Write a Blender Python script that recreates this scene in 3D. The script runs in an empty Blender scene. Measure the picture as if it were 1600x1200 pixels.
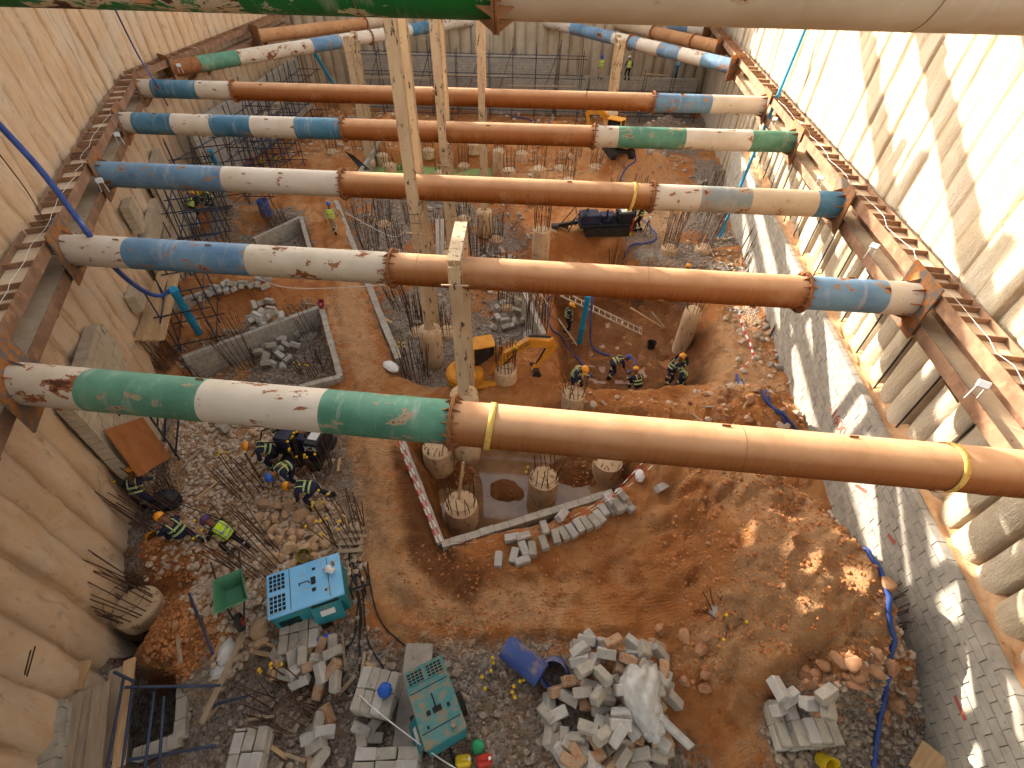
import bpy, bmesh, math, random
import numpy as np
from mathutils import Vector, Matrix, Euler
R=random.Random(7); NR=np.random.RandomState(11)
sc=bpy.context.scene; COL=sc.collection
rad=math.radians
# ------------------------------------------------------------ camera
F=752.0; CZ=6.1484
dn=Vector((-20.0,770.0,F)).normalized(); up=-dn
fw=(Vector((0,0,1))-up*up.z).normalized(); rt=fw.cross(up).normalized()
if rt.x<0: rt=-rt
def wd(px,py):
    v=Vector((px-800.0,py-600.0,F)); return Vector((v.dot(rt),v.dot(fw),v.dot(up)))
cx=Vector((rt.x,fw.x,up.x)); cy=Vector((rt.y,fw.y,up.y)); cz=Vector((rt.z,fw.z,up.z))
CP=Vector((0,0,CZ))
cam=bpy.data.cameras.new('camera'); co=bpy.data.objects.new('camera',cam); COL.objects.link(co)
m=Matrix.Identity(4)
for i in range(3):
    m[i][0]=cx[i]; m[i][1]=-cy[i]; m[i][2]=-cz[i]
m.translation=CP; co.matrix_world=m
cam.sensor_width=36; cam.lens=36*F/1600; cam.clip_start=.1; cam.clip_end=600; sc.camera=co
def Z(px,py,z):
    v=wd(px,py); t=(z-CZ)/v.z; return Vector((v.x*t,v.y*t,z))
def onP(px,py,A,B):      # on the vertical plane through A,B
    v=wd(px,py); n=Vector((-(B[1]-A[1]),B[0]-A[0])); t=(n.x*A[0]+n.y*A[1])/(n.x*v.x+n.y*v.y)
    return Vector((v.x*t,v.y*t,CZ+v.z*t))
def onY(px,py,Y):
    v=wd(px,py); t=Y/v.y; return Vector((v.x*t,Y,CZ+v.z*t))
# ------------------------------------------------------------ tagging
def tag(o,label=None,cat=None,group=None,kind=None):
    if label: o['label']=label
    if cat: o['category']=cat
    if group: o['group']=group
    if kind: o['kind']=kind
    return o
def thing(name,label,cat,loc=(0,0,0),rz=0,group=None):
    o=bpy.data.objects.new(name,None); COL.objects.link(o); o.empty_display_size=.2
    o.location=loc; o.rotation_euler=(0,0,rz); return tag(o,label,cat,group)
def copy_tree(o,parent=None):
    c=o.copy(); COL.objects.link(c); c.parent=parent
    for ch in list(o.children): copy_tree(ch,c)
    return c
# ------------------------------------------------------------ mesh builder
def frame(d):
    d=Vector(d).normalized(); a=Vector((0,0,1)) if abs(d.z)<.9 else Vector((1,0,0))
    u=d.cross(a).normalized(); return u,d.cross(u)
class MB:
    def __init__(s): s.v=[]; s.f=[]; s.m=[]; s.mi=0
    def _f(s,*ff):
        for f in ff: s.f.append(tuple(f)); s.m.append(s.mi)
    def box(s,c,d,rot=None,taper=1.0):
        c=Vector(c); n=len(s.v); x,y,z=d[0]/2,d[1]/2,d[2]/2
        q=rot if rot is not None else Matrix.Identity(3)
        for i in (-1,1):
            for j in (-1,1):
                for k in (-1,1):
                    t=taper if k>0 else 1
                    s.v.append(c+q@Vector((i*x*t,j*y*t,k*z)))
        s._f((n,n+1,n+3,n+2),(n+4,n+6,n+7,n+5),(n,n+4,n+5,n+1),(n+2,n+3,n+7,n+6),(n,n+2,n+6,n+4),(n+1,n+5,n+7,n+3))
        return s
    def bbox(s,c,d,b=.02,rot=None):   # chamfered box
        c=Vector(c); n=len(s.v); q=rot if rot is not None else Matrix.Identity(3)
        h=[d[0]/2,d[1]/2,d[2]/2]; b=min(b,min(h)*.45); idx={}
        for i in (-1,1):
            for j in (-1,1):
                for k in (-1,1):
                    for a in range(3):
                        p=[i*h[0],j*h[1],k*h[2]]; sg=(i,j,k)
                        for e in range(3):
                            if e!=a: p[e]-=sg[e]*b
                        idx[(i,j,k,a)]=len(s.v); s.v.append(c+q@Vector(p))
        def I(sg,a): return idx[(sg[0],sg[1],sg[2],a)]
        for a in range(3):
            o1,o2=(a+1)%3,(a+2)%3
            for sa in (-1,1):
                cs=[]
                for s1,s2 in ((-1,-1),(1,-1),(1,1),(-1,1)):
                    sg=[0,0,0]; sg[a]=sa; sg[o1]=s1; sg[o2]=s2; cs.append(I(sg,a))
                if sa<0: cs.reverse()
                s._f(cs)
        for a in range(3):
            o1,o2=(a+1)%3,(a+2)%3
            for s1 in (-1,1):
                for s2 in (-1,1):
                    g0=[0,0,0]; g0[o1]=s1; g0[o2]=s2; g0[a]=-1; g1=list(g0); g1[a]=1
                    f=[I(g0,o1),I(g1,o1),I(g1,o2),I(g0,o2)]
                    if s1*s2>0: f.reverse()
                    s._f(f)
        for i in (-1,1):
            for j in (-1,1):
                for k in (-1,1):
                    f=[I((i,j,k),0),I((i,j,k),1),I((i,j,k),2)]
                    if i*j*k<0: f.reverse()
                    s._f(f)
        return s
    def tube(s,p0,p1,r0,r1=None,n=12,caps=True,inner=None):
        r1=r0 if r1 is None else r1; p0=Vector(p0); p1=Vector(p1); u,w=frame(p1-p0); b=len(s.v)
        for p,r in ((p0,r0),(p1,r1)):
            for i in range(n):
                a=2*math.pi*i/n; s.v.append(p+u*(math.cos(a)*r)+w*(math.sin(a)*r))
        for i in range(n):
            j=(i+1)%n; s._f((b+i,b+j,b+n+j,b+n+i))
        if caps: s._f(tuple(range(b+n-1,b-1,-1)),tuple(range(b+n,b+2*n)))
        return s
    def path(s,pts,r,n=6,caps=True):
        pts=[Vector(p) for p in pts]; b=len(s.v); m_=len(pts); rr=r if isinstance(r,(list,tuple)) else [r]*m_
        pu=None
        for k,p in enumerate(pts):
            d=(pts[min(k+1,m_-1)]-pts[max(k-1,0)])
            if d.length<1e-6: d=Vector((0,0,1))
            d.normalize()
            if pu is None: u,w=frame(d)
            else:
                u=pu-d*pu.dot(d)
                if u.length<1e-4: u,_=frame(d)
                u.normalize(); w=d.cross(u)
            pu=u
            for i in range(n):
                a=2*math.pi*i/n; s.v.append(p+u*(math.cos(a)*rr[k])+w*(math.sin(a)*rr[k]))
        for k in range(m_-1):
            for i in range(n):
                j=(i+1)%n; o=b+k*n; s._f((o+i,o+j,o+n+j,o+n+i))
        if caps: s._f(tuple(range(b+n-1,b-1,-1)),tuple(range(b+(m_-1)*n,b+m_*n)))
        return s
    def lathe(s,c,prof,n=16,ax=None):     # prof: (r,z) list around axis
        c=Vector(c); b=len(s.v); q=ax if ax is not None else Matrix.Identity(3); m_=len(prof)
        for r,z in prof:
            for i in range(n):
                a=2*math.pi*i/n; s.v.append(c+q@Vector((math.cos(a)*r,math.sin(a)*r,z)))
        for k in range(m_-1):
            for i in range(n):
                j=(i+1)%n; o=b+k*n; s._f((o+i,o+j,o+n+j,o+n+i))
        if prof[0][0]>1e-4: s._f(tuple(range(b+n-1,b-1,-1)))
        if prof[-1][0]>1e-4: s._f(tuple(range(b+(m_-1)*n,b+m_*n)))
        return s
    def prism(s,pts,h,q=None,o=(0,0,0)):  # 2D outline in local xy, thickness h along z (centred)
        q=q if q is not None else Matrix.Identity(3); o=Vector(o); b=len(s.v); n=len(pts)
        for z in (-h/2,h/2):
            for p in pts: s.v.append(o+q@Vector((p[0],p[1],z)))
        s._f(tuple(range(b+n-1,b-1,-1)),tuple(range(b+n,b+2*n)))
        for i in range(n):
            j=(i+1)%n; s._f((b+i,b+j,b+n+j,b+n+i))
        return s
    def quad(s,a,b,c,d):
        n=len(s.v); s.v+= [Vector(a),Vector(b),Vector(c),Vector(d)]; s._f((n,n+1,n+2,n+3)); return s
    def ball(s,c,r,n=8,sc_=(1,1,1),q=None):
        k=max(4,n//2+1); prof=[(max(1e-5,math.sin(math.pi*i/k)),-math.cos(math.pi*i/k)) for i in range(k+1)]
        b=len(s.v); s.lathe((0,0,0),prof,n)
        q=q if q is not None else Matrix.Identity(3)
        for i in range(b,len(s.v)):
            v=s.v[i]; s.v[i]=Vector(c)+q@Vector((v.x*r*sc_[0],v.y*r*sc_[1],v.z*r*sc_[2]))
        return s
    def mesh(s,name):
        me=bpy.data.meshes.new(name); me.from_pydata([tuple(v) for v in s.v],[],s.f); return me
    def build(s,name,mats,parent=None,smooth=False,loc=None,rot=None,auto=None):
        me=s.mesh(name)
        if not isinstance(mats,(list,tuple)): mats=[mats]
        for m_ in mats: me.materials.append(m_)
        if len(mats)>1: me.polygons.foreach_set('material_index',s.m)
        if smooth: me.polygons.foreach_set('use_smooth',[True]*len(me.polygons))
        if auto is not None: me.set_sharp_from_angle(angle=rad(auto))
        o=bpy.data.objects.new(name,me); COL.objects.link(o)
        if parent is not None: o.parent=parent
        if loc is not None: o.location=loc
        if rot is not None: o.rotation_euler=rot
        return o
def rotz(a): return Matrix.Rotation(a,3,'Z')
def eul(x,y,z): return Euler((x,y,z)).to_matrix()
def hb(s,p0,p1,w,h,t,side=None):     # H-beam from p0 to p1: flange width w (along side), depth h
    p0=Vector(p0);p1=Vector(p1);d=(p1-p0);L=d.length;d.normalize()
    a=Vector(side) if side is not None else Vector((1,0,0)); a=(a-d*a.dot(d)).normalized(); b_=d.cross(a)
    q=Matrix((a,b_,d)).transposed(); c=(p0+p1)/2
    s.box(c+b_*(h/2-t/2),(w,t,L),q); s.box(c-b_*(h/2-t/2),(w,t,L),q); s.box(c,(t*.8,h-2*t-.002,L),q); return s
# ------------------------------------------------------------ noise
def vnoise(x,y,seed=0):
    xi=np.floor(x).astype(np.int64); yi=np.floor(y).astype(np.int64); fx=x-xi; fy=y-yi
    fx=fx*fx*(3-2*fx); fy=fy*fy*(3-2*fy)
    def hsh(a,b):
        h=(a*374761393+b*668265263+seed*1442695041)&0xffffffff; h=((h^(h>>13))*1274126177)&0xffffffff
        return ((h^(h>>16))&0xffff)/65535.0
    return (hsh(xi,yi)*(1-fx)+hsh(xi+1,yi)*fx)*(1-fy)+(hsh(xi,yi+1)*(1-fx)+hsh(xi+1,yi+1)*fx)*fy
def fbm(x,y,o=4,seed=0,g=.5):
    s_=0;a=1;t=0
    for i in range(o): s_=s_+a*(vnoise(x,y,seed+i)-.5); t+=a; a*=g; x=x*2.03+7.1; y=y*2.03+3.7
    return s_/t*2
def sdpoly(X,Y,poly):      # signed distance, negative inside
    d=np.full(X.shape,1e9); ins=np.zeros(X.shape,bool); n=len(poly)
    for i in range(n):
        x0,y0=poly[i][0],poly[i][1]; x1,y1=poly[(i+1)%n][0],poly[(i+1)%n][1]; ex,ey=x1-x0,y1-y0
        t=np.clip(((X-x0)*ex+(Y-y0)*ey)/(ex*ex+ey*ey+1e-9),0,1)
        d=np.minimum(d,np.hypot(X-x0-t*ex,Y-y0-t*ey))
        c=((y0>Y)!=(y1>Y))&(X<(x1-x0)*(Y-y0)/((y1-y0) if y1!=y0 else 1e-9)+x0); ins^=c
    return np.where(ins,-d,d)
def sst(a,b,x):
    t=np.clip((x-a)/(b-a),0,1); return t*t*(3-2*t)
# ------------------------------------------------------------ materials
def rgb(h):
    c=[int(h[i:i+2],16)/255 for i in (0,2,4)]
    return tuple((x/12.92 if x<=.04045 else ((x+.055)/1.055)**2.4) for x in c)+(1,)
class NT:
    def __init__(s,name):
        s.mat=bpy.data.materials.new(name); s.mat.use_nodes=True; s.t=s.mat.node_tree; s.t.nodes.clear()
        s.out=s.n('ShaderNodeOutputMaterial'); s.p=s.n('ShaderNodeBsdfPrincipled'); s.l(s.p.outputs[0],s.out.inputs[0])
    def n(s,t,**k):
        x=s.t.nodes.new(t)
        for a,b in k.items(): setattr(x,a,b)
        return x
    def l(s,a,b): s.t.links.new(a,b)
    def co(s,kind='P',scale=(1,1,1)):
        if kind=='P': o=s.n('ShaderNodeNewGeometry').outputs['Position']
        else:
            o=s.n('ShaderNodeTexCoord').outputs['Object']
            r=s.n('ShaderNodeObjectInfo').outputs['Random']; ad=s.n('ShaderNodeVectorMath',operation='ADD')
            mu=s.n('ShaderNodeMath',operation='MULTIPLY'); mu.inputs[1].default_value=57.; s.l(r,mu.inputs[0]); s.l(o,ad.inputs[0]); s.l(mu.outputs[0],ad.inputs[1]); o=ad.outputs[0]
        mp=s.n('ShaderNodeMapping'); mp.inputs['Scale'].default_value=scale; s.l(o,mp.inputs[0]); return mp.outputs[0]
    def noise(s,v,scale,detail=5,rough=.6,dist=0):
        x=s.n('ShaderNodeTexNoise'); x.inputs['Scale'].default_value=scale; x.inputs['Detail'].default_value=detail; x.inputs['Roughness'].default_value=rough; x.inputs['Distortion'].default_value=dist
        s.l(v,x.inputs['Vector']); return x.outputs['Fac']
    def ramp(s,f,a,b,c0=0.,c1=1.):
        x=s.n('ShaderNodeMapRange'); x.inputs[1].default_value=a; x.inputs[2].default_value=b; x.inputs[3].default_value=c0; x.inputs[4].default_value=c1; s.l(f,x.inputs[0]); return x.outputs[0]
    def mul(s,a,b,op='MULTIPLY'):
        x=s.n('ShaderNodeMath',operation=op)
        for i,q in enumerate((a,b)):
            if isinstance(q,(int,float)): x.inputs[i].default_value=q
            else: s.l(q,x.inputs[i])
        return x.outputs[0]
    def mix(s,f,a,b,bt='MIX'):
        x=s.n('ShaderNodeMix',data_type='RGBA',blend_type=bt)
        for i,q in ((0,f),(6,a),(7,b)):
            if isinstance(q,(int,float,tuple)): x.inputs[i].default_value=q
            else: s.l(q,x.inputs[i])
        return x.outputs[2]
    def attr(s,n): x=s.n('ShaderNodeAttribute'); x.attribute_name=n; return x.outputs['Fac']
    def bump(s,h,st=.3,d=.02):
        x=s.n('ShaderNodeBump'); x.inputs['Strength'].default_value=st; x.inputs['Distance'].default_value=d; s.l(h,x.inputs['Height']); s.l(x.outputs[0],s.p.inputs['Normal'])
    def fin(s,col,rough=.8,metal=0.,spec=.3):
        if isinstance(col,tuple): s.p.inputs['Base Color'].default_value=col
        else: s.l(col,s.p.inputs['Base Color'])
        if isinstance(rough,(int,float)): s.p.inputs['Roughness'].default_value=rough
        else: s.l(rough,s.p.inputs['Roughness'])
        s.p.inputs['Metallic'].default_value=metal; s.p.inputs['Specular IOR Level'].default_value=spec
        return s.mat
def basic(name,c0,c1,scale=3.,rough=.8,bump=.2,bd=.01,c2=None,th=.62,sc3=(1,1,1),spec=.3,kind='O',th2=.08,metal=0.):
    t=NT(name); v=t.co(kind,sc3); f=t.noise(v,scale,6); col=t.mix(t.ramp(f,.32,.68),rgb(c0),rgb(c1))
    if c2: col=t.mix(t.ramp(t.noise(v,scale*2.3,6,.7),th,th+th2),col,rgb(c2))
    if bump: t.bump(t.noise(v,scale*8,5,.7),bump,bd)
    return t.fin(col,rough,metal,spec)
# ------------------------------------------------------------ materials
def m_wall(name,a,b,c,dark):
    t=NT(name); v=t.co('P',(1,1,.34 if 'left' in name else .2)); v2=t.co('P',(1,1,1))
    f=t.noise(v,2.2,7,.65,.4); col=t.mix(t.ramp(f,.33,.66),rgb(a),rgb(b))
    f2=t.noise(v2,.55,5,.6); col=t.mix(t.ramp(f2,.45,.7),col,rgb(c))
    f3=t.noise(v,7,5,.75); col=t.mix(t.ramp(f3,.6,.74,0,.75),col,rgb(dark))
    f4=t.noise(v2,1.3,6,.7,.6); col=t.mix(t.ramp(f4,.62,.72,0,.6 if 'left' in name else .2),col,rgb('8f8270'))
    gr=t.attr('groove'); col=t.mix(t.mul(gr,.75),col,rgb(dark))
    h=t.mul(t.noise(v,9,6,.75),t.noise(v2,14,6,.7),'ADD'); k_=1. if 'left' in name else .3; col=t.mix(t.ramp(t.noise(t.co('P',(1,1,.6)),.9,7,.7,1.),.53,.56,0,.5*k_),col,rgb(c)); col=t.mix(t.ramp(t.noise(t.co('P',(1,1,.45)),1.6,7,.72,.8),.60,.66,0,.5*k_),col,rgb(dark)); t.bump(h,.7,.07)
    return t.fin(col,.92,0,.15)
M={}
M['wallL']=m_wall('left_wall_plaster','dabb98','cba781','d2bda2','92704a')
M['wallR']=m_wall('right_wall_concrete','c8bba4','b6a384','c5b9a5','9a764a')
M['wallF']=m_wall('far_wall_concrete','b9a88f','a18d72','bfb09a','6f6452')
def m_ground():
    t=NT('excavation_soil'); v=t.co('P'); g=t.attr('gravel'); pale=t.attr('pale'); wet=t.attr('wet'); trk=t.attr('track')
    f=t.noise(v,.8,8,.65,.5); soil=t.mix(t.ramp(f,.3,.7),rgb('a26030'),rgb('c88a52'))
    soil=t.mix(t.ramp(t.noise(v,2.6,7,.7),.5,.68,0,.8),soil,rgb('ae6e38'))
    soil=t.mix(t.ramp(t.noise(v,.45,6,.6,1.),.5,.64,0,.65),soil,rgb('d2a06c'))
    f2=t.noise(v,6,6,.75); gv=t.mix(t.ramp(f2,.35,.65),rgb('74685a'),rgb('b0a294'))
    gv=t.mix(t.ramp(t.noise(v,1.1,5,.6),.45,.6),gv,rgb('9a8068'))
    vo=t.n('ShaderNodeTexVoronoi'); vo.inputs['Scale'].default_value=13; vo.feature='F1'; t.l(v,vo.inputs['Vector'])
    vc=t.n('ShaderNodeSeparateColor'); t.l(vo.outputs['Color'],vc.inputs[0])
    gv=t.mix(t.ramp(vc.outputs[0],.55,.95,0,.5),gv,rgb('c9c1b6'))
    edge=t.mul(t.ramp(t.noise(v,1.5,8,.8),.3,.7,-.55,.55),t.ramp(t.noise(v,14,3,.8),.3,.7,-.3,.3),'ADD')
    gm=t.ramp(t.mul(g,edge,'ADD'),.35,.65)
    col=t.mix(gm,soil,gv)
    pm=t.ramp(t.mul(pale,edge,'ADD'),.3,.75)
    pc=t.mix(t.ramp(f2,.35,.7),rgb('c69466'),rgb('d8ae82')); col=t.mix(t.mul(pm,.85),col,pc)
    wm=t.ramp(t.mul(wet,t.mul(edge,.6),'ADD'),.25,.75); col=t.mix(t.mul(wm,.85),col,rgb('6c4020'))
    f5=t.noise(v,18,4,.8); col=t.mix(t.ramp(f5,.55,.75,0,.4),col,rgb('cfa67c'))
    col=t.mix(t.ramp(t.noise(v,11,4,.8),.6,.78,0,.5),col,rgb('6a4630'))
    vb=t.ramp(vo.outputs['Distance'],0,.6,1,0); vb=t.mul(vb,gm)
    wv=t.n('ShaderNodeTexWave',wave_type='BANDS',bands_direction='Y'); wv.inputs['Scale'].default_value=3.4; wv.inputs['Distortion'].default_value=9; wv.inputs['Detail'].default_value=3; t.l(v,wv.inputs['Vector'])
    wb=t.mul(t.mul(t.mul(wv.outputs[0],trk),.22),t.ramp(t.noise(v,1.3,4,.6),.4,.6))
    h=t.mul(t.mul(t.noise(v,3.5,9,.72),1.6),t.mul(t.mul(t.noise(v,24,5,.8),.45),t.mul(vb,t.mul(wb,1.),'ADD'),'ADD'),'ADD')
    t.bump(h,1.0,.13)
    r=t.ramp(wm,0,1,.95,.55)
    return t.fin(col,r,0,.2)
M['ground']=m_ground()
M['block']=basic('concrete_block','938d82','ada596',4,.9,.35,.008,'77736c',.6,spec=.2)
M['blockwall']=basic('blockwork','918b80','aca496',3,.9,.35,.01,'6f6e6c',.6,spec=.2,kind='P')
M['blockwallL']=basic('blockwork_warm','a89780','b8a88f',3,.9,.35,.01,'7f7668',.6,spec=.2,kind='P')
M['mortar']=basic('mortar','5f5d5a','77736d',5,.95,.3,.01,kind='P')
M['conc']=basic('pile_concrete','b89a78','c9ae8c',2.5,.9,.6,.03,'8a6d50',.55,sc3=(1,1,.5),spec=.2)
M['rebar']=basic('rebar_steel','3a2c24','5a3e2c',8,.75,.2,.003,'7a4a2a',.6,spec=.3)
M['rust']=basic('rusty_steel','71503a','94735a',1.3,.8,.35,.006,'ab8563',.5,sc3=(1,1,1),spec=.3,kind='P',th2=.22)
M['rustor']=basic('orange_rust_plate','8a5a2c','a8692c',2.2,.7,.25,.004,'655c56',.48,th2=.06,kind='P')
M['dustrust']=basic('dusty_steel','c2a88a','d4c0a2',2.5,.85,.3,.006,'8f6444',.62,kind='P')
M['post']=basic('dusty_post','b39a7a','c6b08e',2.2,.85,.35,.008,'4a3526',.585,sc3=(1.6,1.6,.5),th2=.03,kind='P')
M['wood']=basic('timber','a5835c','bf9f76',2.5,.8,.3,.004,'86674a',.6,sc3=(1,8,1))
M['woodg']=basic('grey_timber','8d7a63','a59179',2.5,.85,.3,.004,'6e5c48',.6,sc3=(1,8,1))
M['black']=basic('black_steel','15151a','26262b',3,.55,.1,.002)
M['white']=basic('white_plastic','c9c7c2','dedcd6',3,.6,.3,.01)
M['cap']=basic('yellow_cap','c29a12','d4ae22',3,.5,0)
M['hose']=basic('blue_hose','2b4280','3c5798',3,.45,.05)
M['cyan']=basic('cyan_pipe','1a7fa8','2a93bb',2,.45,.05,c2='2f6f8a',th=.62,sc3=(1,1,.3))
M['darkblue']=basic('scaffold_blue','262e44','3a4459',2,.55,.1,.002,'3a2d26',.6)
M['scafblk']=basic('scaffold_dark','2b2826','3e3630',3,.6,.1,.002)
# pipe paints: chips and rust
def m_paint(name,a,b,chip,th=.6,soft=.02,rough=.66):
    t=NT(name); v=t.co('O',(.6,1,1)); v2=t.co('O',(3,.7,.7))
    col=t.mix(t.ramp(t.noise(v,1.6,6,.6),.35,.65),rgb(a),rgb(b))
    col=t.mix(t.ramp(t.noise(v2,1.4,6,.7),.55,.75,0,.45),col,rgb('cdbfae'))
    f=t.noise(v,2.6,9,.68,.3); k=t.ramp(f,th,th+soft); col=t.mix(k,col,rgb(chip))
    col=t.mix(t.ramp(f,th+.06,th+.08),col,rgb('4f2c18'))
    t.bump(t.mul(k,-1.),.3,.01); r=t.ramp(k,0,1,rough,.85); return t.fin(col,r,0,.35)
M['pw']=m_paint('white_paint','cbbfae','bdae98','8a5a3a',.60)
M['pw2']=m_paint('white_paint_worn','c9bca8','b7a68f','8a5634',.565)
M['pb']=m_paint('blue_paint','53738f','6e8fa6','94745a',.57)
M['pt']=m_paint('teal_blue_paint','36657e','52819a','94745a',.60)
M['pg']=m_paint('green_paint','406f58','5c8c72','a08c70',.58)
M['pgw']=m_paint('green_paint_peeling','1a6a2c','2c7a3c','c2ae8c',.44,.01)
M['pgd']=m_paint('deep_green_paint','0c5a1e','126a28','b7ab88',.63)
M['pdust']=m_paint('dusty_pale_paint','c2ad90','b39a7c','a8733f',.6,.1)
M['pdb']=m_paint('faded_blue_paint','7d8583','a79a84','b0713a',.56,.08)
def m_brown():
    t=NT('brown_rusted_pipe'); v=t.co('O',(6,.35,.35)); v2=t.co('O',(1,1,1))
    col=t.mix(t.ramp(t.noise(v,3,6,.7),.35,.65),rgb('763c0e'),rgb('90531c'))
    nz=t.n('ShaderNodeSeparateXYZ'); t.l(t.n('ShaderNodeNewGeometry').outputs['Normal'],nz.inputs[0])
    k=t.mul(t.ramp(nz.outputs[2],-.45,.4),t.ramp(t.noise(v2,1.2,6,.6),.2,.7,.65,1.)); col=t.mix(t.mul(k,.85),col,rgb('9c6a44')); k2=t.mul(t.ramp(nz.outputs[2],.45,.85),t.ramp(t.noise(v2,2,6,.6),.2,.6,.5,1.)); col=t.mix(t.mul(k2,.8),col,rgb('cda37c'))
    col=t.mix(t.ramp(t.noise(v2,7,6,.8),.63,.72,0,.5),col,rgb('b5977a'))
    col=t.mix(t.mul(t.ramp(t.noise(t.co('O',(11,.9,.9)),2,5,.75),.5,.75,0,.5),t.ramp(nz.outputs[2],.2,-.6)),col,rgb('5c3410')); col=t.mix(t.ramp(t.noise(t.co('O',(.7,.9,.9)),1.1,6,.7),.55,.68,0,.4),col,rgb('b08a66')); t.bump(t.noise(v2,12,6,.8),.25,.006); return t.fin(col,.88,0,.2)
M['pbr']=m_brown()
M['prust']=basic('rust_pipe','a5754c','b98c62',1.5,.8,.3,.006,'7d4a28',.58,th2=.1)
M['flange']=basic('flange_rust','7a4c2c','96653c',5,.75,.35,.006,'4b2f20',.6)
# ------------------------------------------------------------ walls
SL0=Vector((-9.084,6.009,0)); SL1=Vector((-17.694,25.420,0)); SR0=Vector((8.4746,4.5316,0)); SR1=Vector((11.402,25.238,0))
dL=(SL1-SL0).normalized(); nL=Vector((-dL.y,dL.x,0))    # outward (left)
dR=(SR1-SR0).normalized(); nR=Vector((dR.y,-dR.x,0))    # outward (right)
TOP=6.35; BOT=-9.2
WALLO=.80
def lineL(s,o=0): return SL0+dL*s+nL*o
def lineR(s,o=0): return SR0+dR*s+nR*o
cornL=lineL(22.2,WALLO)            # where the left wall turns
farL=Vector((-18.9,47.6,0)); farR=Vector((15.9,47.6,0))
def pile_wall(name,label,A,B,out,pitch,depth,mat,z0=BOT,z1=TOP,du=.05,seed=0,slot=0,rough=.05,flat=0):
    A=Vector(A);B=Vector(B);d=(B-A);L=d.length;d.normalize()
    nu=int(L/du)+1; u=np.linspace(0,L,nu); zz=np.arange(z0,z1+.01,.14); nz=len(zz)
    U,Zz=np.meshgrid(u,zz); k=np.floor(U/pitch); ph=U/pitch-k
    jit=vnoise(k*1.7+.3,k*0+3.3,seed)*.6+.7
    lobe=np.sqrt(np.clip(1-(2*ph-1)**2,0,1))
    if flat: jit=jit*(1-flat*sst(-1.2,.6,Zz))
    ofs=depth*jit*(1-lobe)                      # grooves go outward
    k0=(vnoise(k*2.3+.1,np.zeros_like(k)+.5,seed+9)-.5)*depth*.9
    wob=fbm(U*.8,Zz*.35,4,seed+20)*rough*2.2+fbm(U*3.5,Zz*1.2,4,seed+30)*rough
    O=ofs+k0+wob
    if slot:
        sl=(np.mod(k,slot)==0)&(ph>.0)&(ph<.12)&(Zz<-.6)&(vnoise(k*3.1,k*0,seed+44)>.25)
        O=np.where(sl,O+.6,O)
    P=np.stack([A.x+d.x*U+out.x*O,A.y+d.y*U+out.y*O,Zz],-1).reshape(-1,3)
    i=np.arange((nz-1)*nu).reshape(nz-1,nu)[:,:-1].ravel(); f=np.stack([i,i+1,i+nu+1,i+nu],-1)
    me=bpy.data.meshes.new(name); me.from_pydata(P.tolist(),[],f.tolist()); me.materials.append(mat)
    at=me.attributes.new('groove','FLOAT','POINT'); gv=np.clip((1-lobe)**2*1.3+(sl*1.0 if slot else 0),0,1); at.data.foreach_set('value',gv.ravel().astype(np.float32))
    me.polygons.foreach_set('use_smooth',[True]*len(me.polygons))
    o=bpy.data.objects.new(name,me); COL.objects.link(o); tag(o,label,'retaining wall'); return o
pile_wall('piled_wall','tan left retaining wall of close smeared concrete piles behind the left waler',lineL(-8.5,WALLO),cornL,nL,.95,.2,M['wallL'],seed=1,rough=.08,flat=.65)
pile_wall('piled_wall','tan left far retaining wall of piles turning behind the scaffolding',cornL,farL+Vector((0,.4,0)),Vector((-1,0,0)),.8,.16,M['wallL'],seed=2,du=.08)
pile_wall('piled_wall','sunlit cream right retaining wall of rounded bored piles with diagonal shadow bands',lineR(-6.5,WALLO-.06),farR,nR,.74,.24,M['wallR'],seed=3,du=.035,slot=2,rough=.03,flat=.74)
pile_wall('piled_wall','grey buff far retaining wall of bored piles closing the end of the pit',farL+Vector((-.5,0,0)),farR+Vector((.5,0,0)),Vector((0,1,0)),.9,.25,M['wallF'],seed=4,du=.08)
# ------------------------------------------------------------ ground
def PZ(poly,z): return [tuple(Z(x,y,z))[:2] for x,y in poly]
BASE=-5.9
ZN={}
ZN['E1']=PZ([(640,690),(692,850),(830,822),(960,768),(1010,735),(1000,670),(930,640),(890,628),(760,640),(690,640)],-5.9)
ZN['E2']=PZ([(528,312),(575,440),(624,590),(700,606),(800,560),(862,490),(856,440),(838,395),(800,330),(770,246),(585,240)],-6.0)
ZN['E3']=PZ([(862,470),(872,590),(1000,606),(1128,596),(1135,540),(1108,480),(1085,430),(1000,395),(900,400),(850,430)],-5.9)
ZN['B2']=PZ([(285,565),(380,520),(498,488),(532,592),(430,640),(300,650),(262,600)],-5.9)
ZN['B1']=PZ([(255,372),(330,330),(470,338),(488,388),(400,430),(262,452)],-5.9)
ZN['HO']=PZ([(170,935),(200,905),(245,930),(240,975),(200,1045),(165,1010)],-6.0)
ZN['SC']=PZ([(205,1040),(290,1050),(290,1150),(200,1200),(120,1200)],-5.9)
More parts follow.
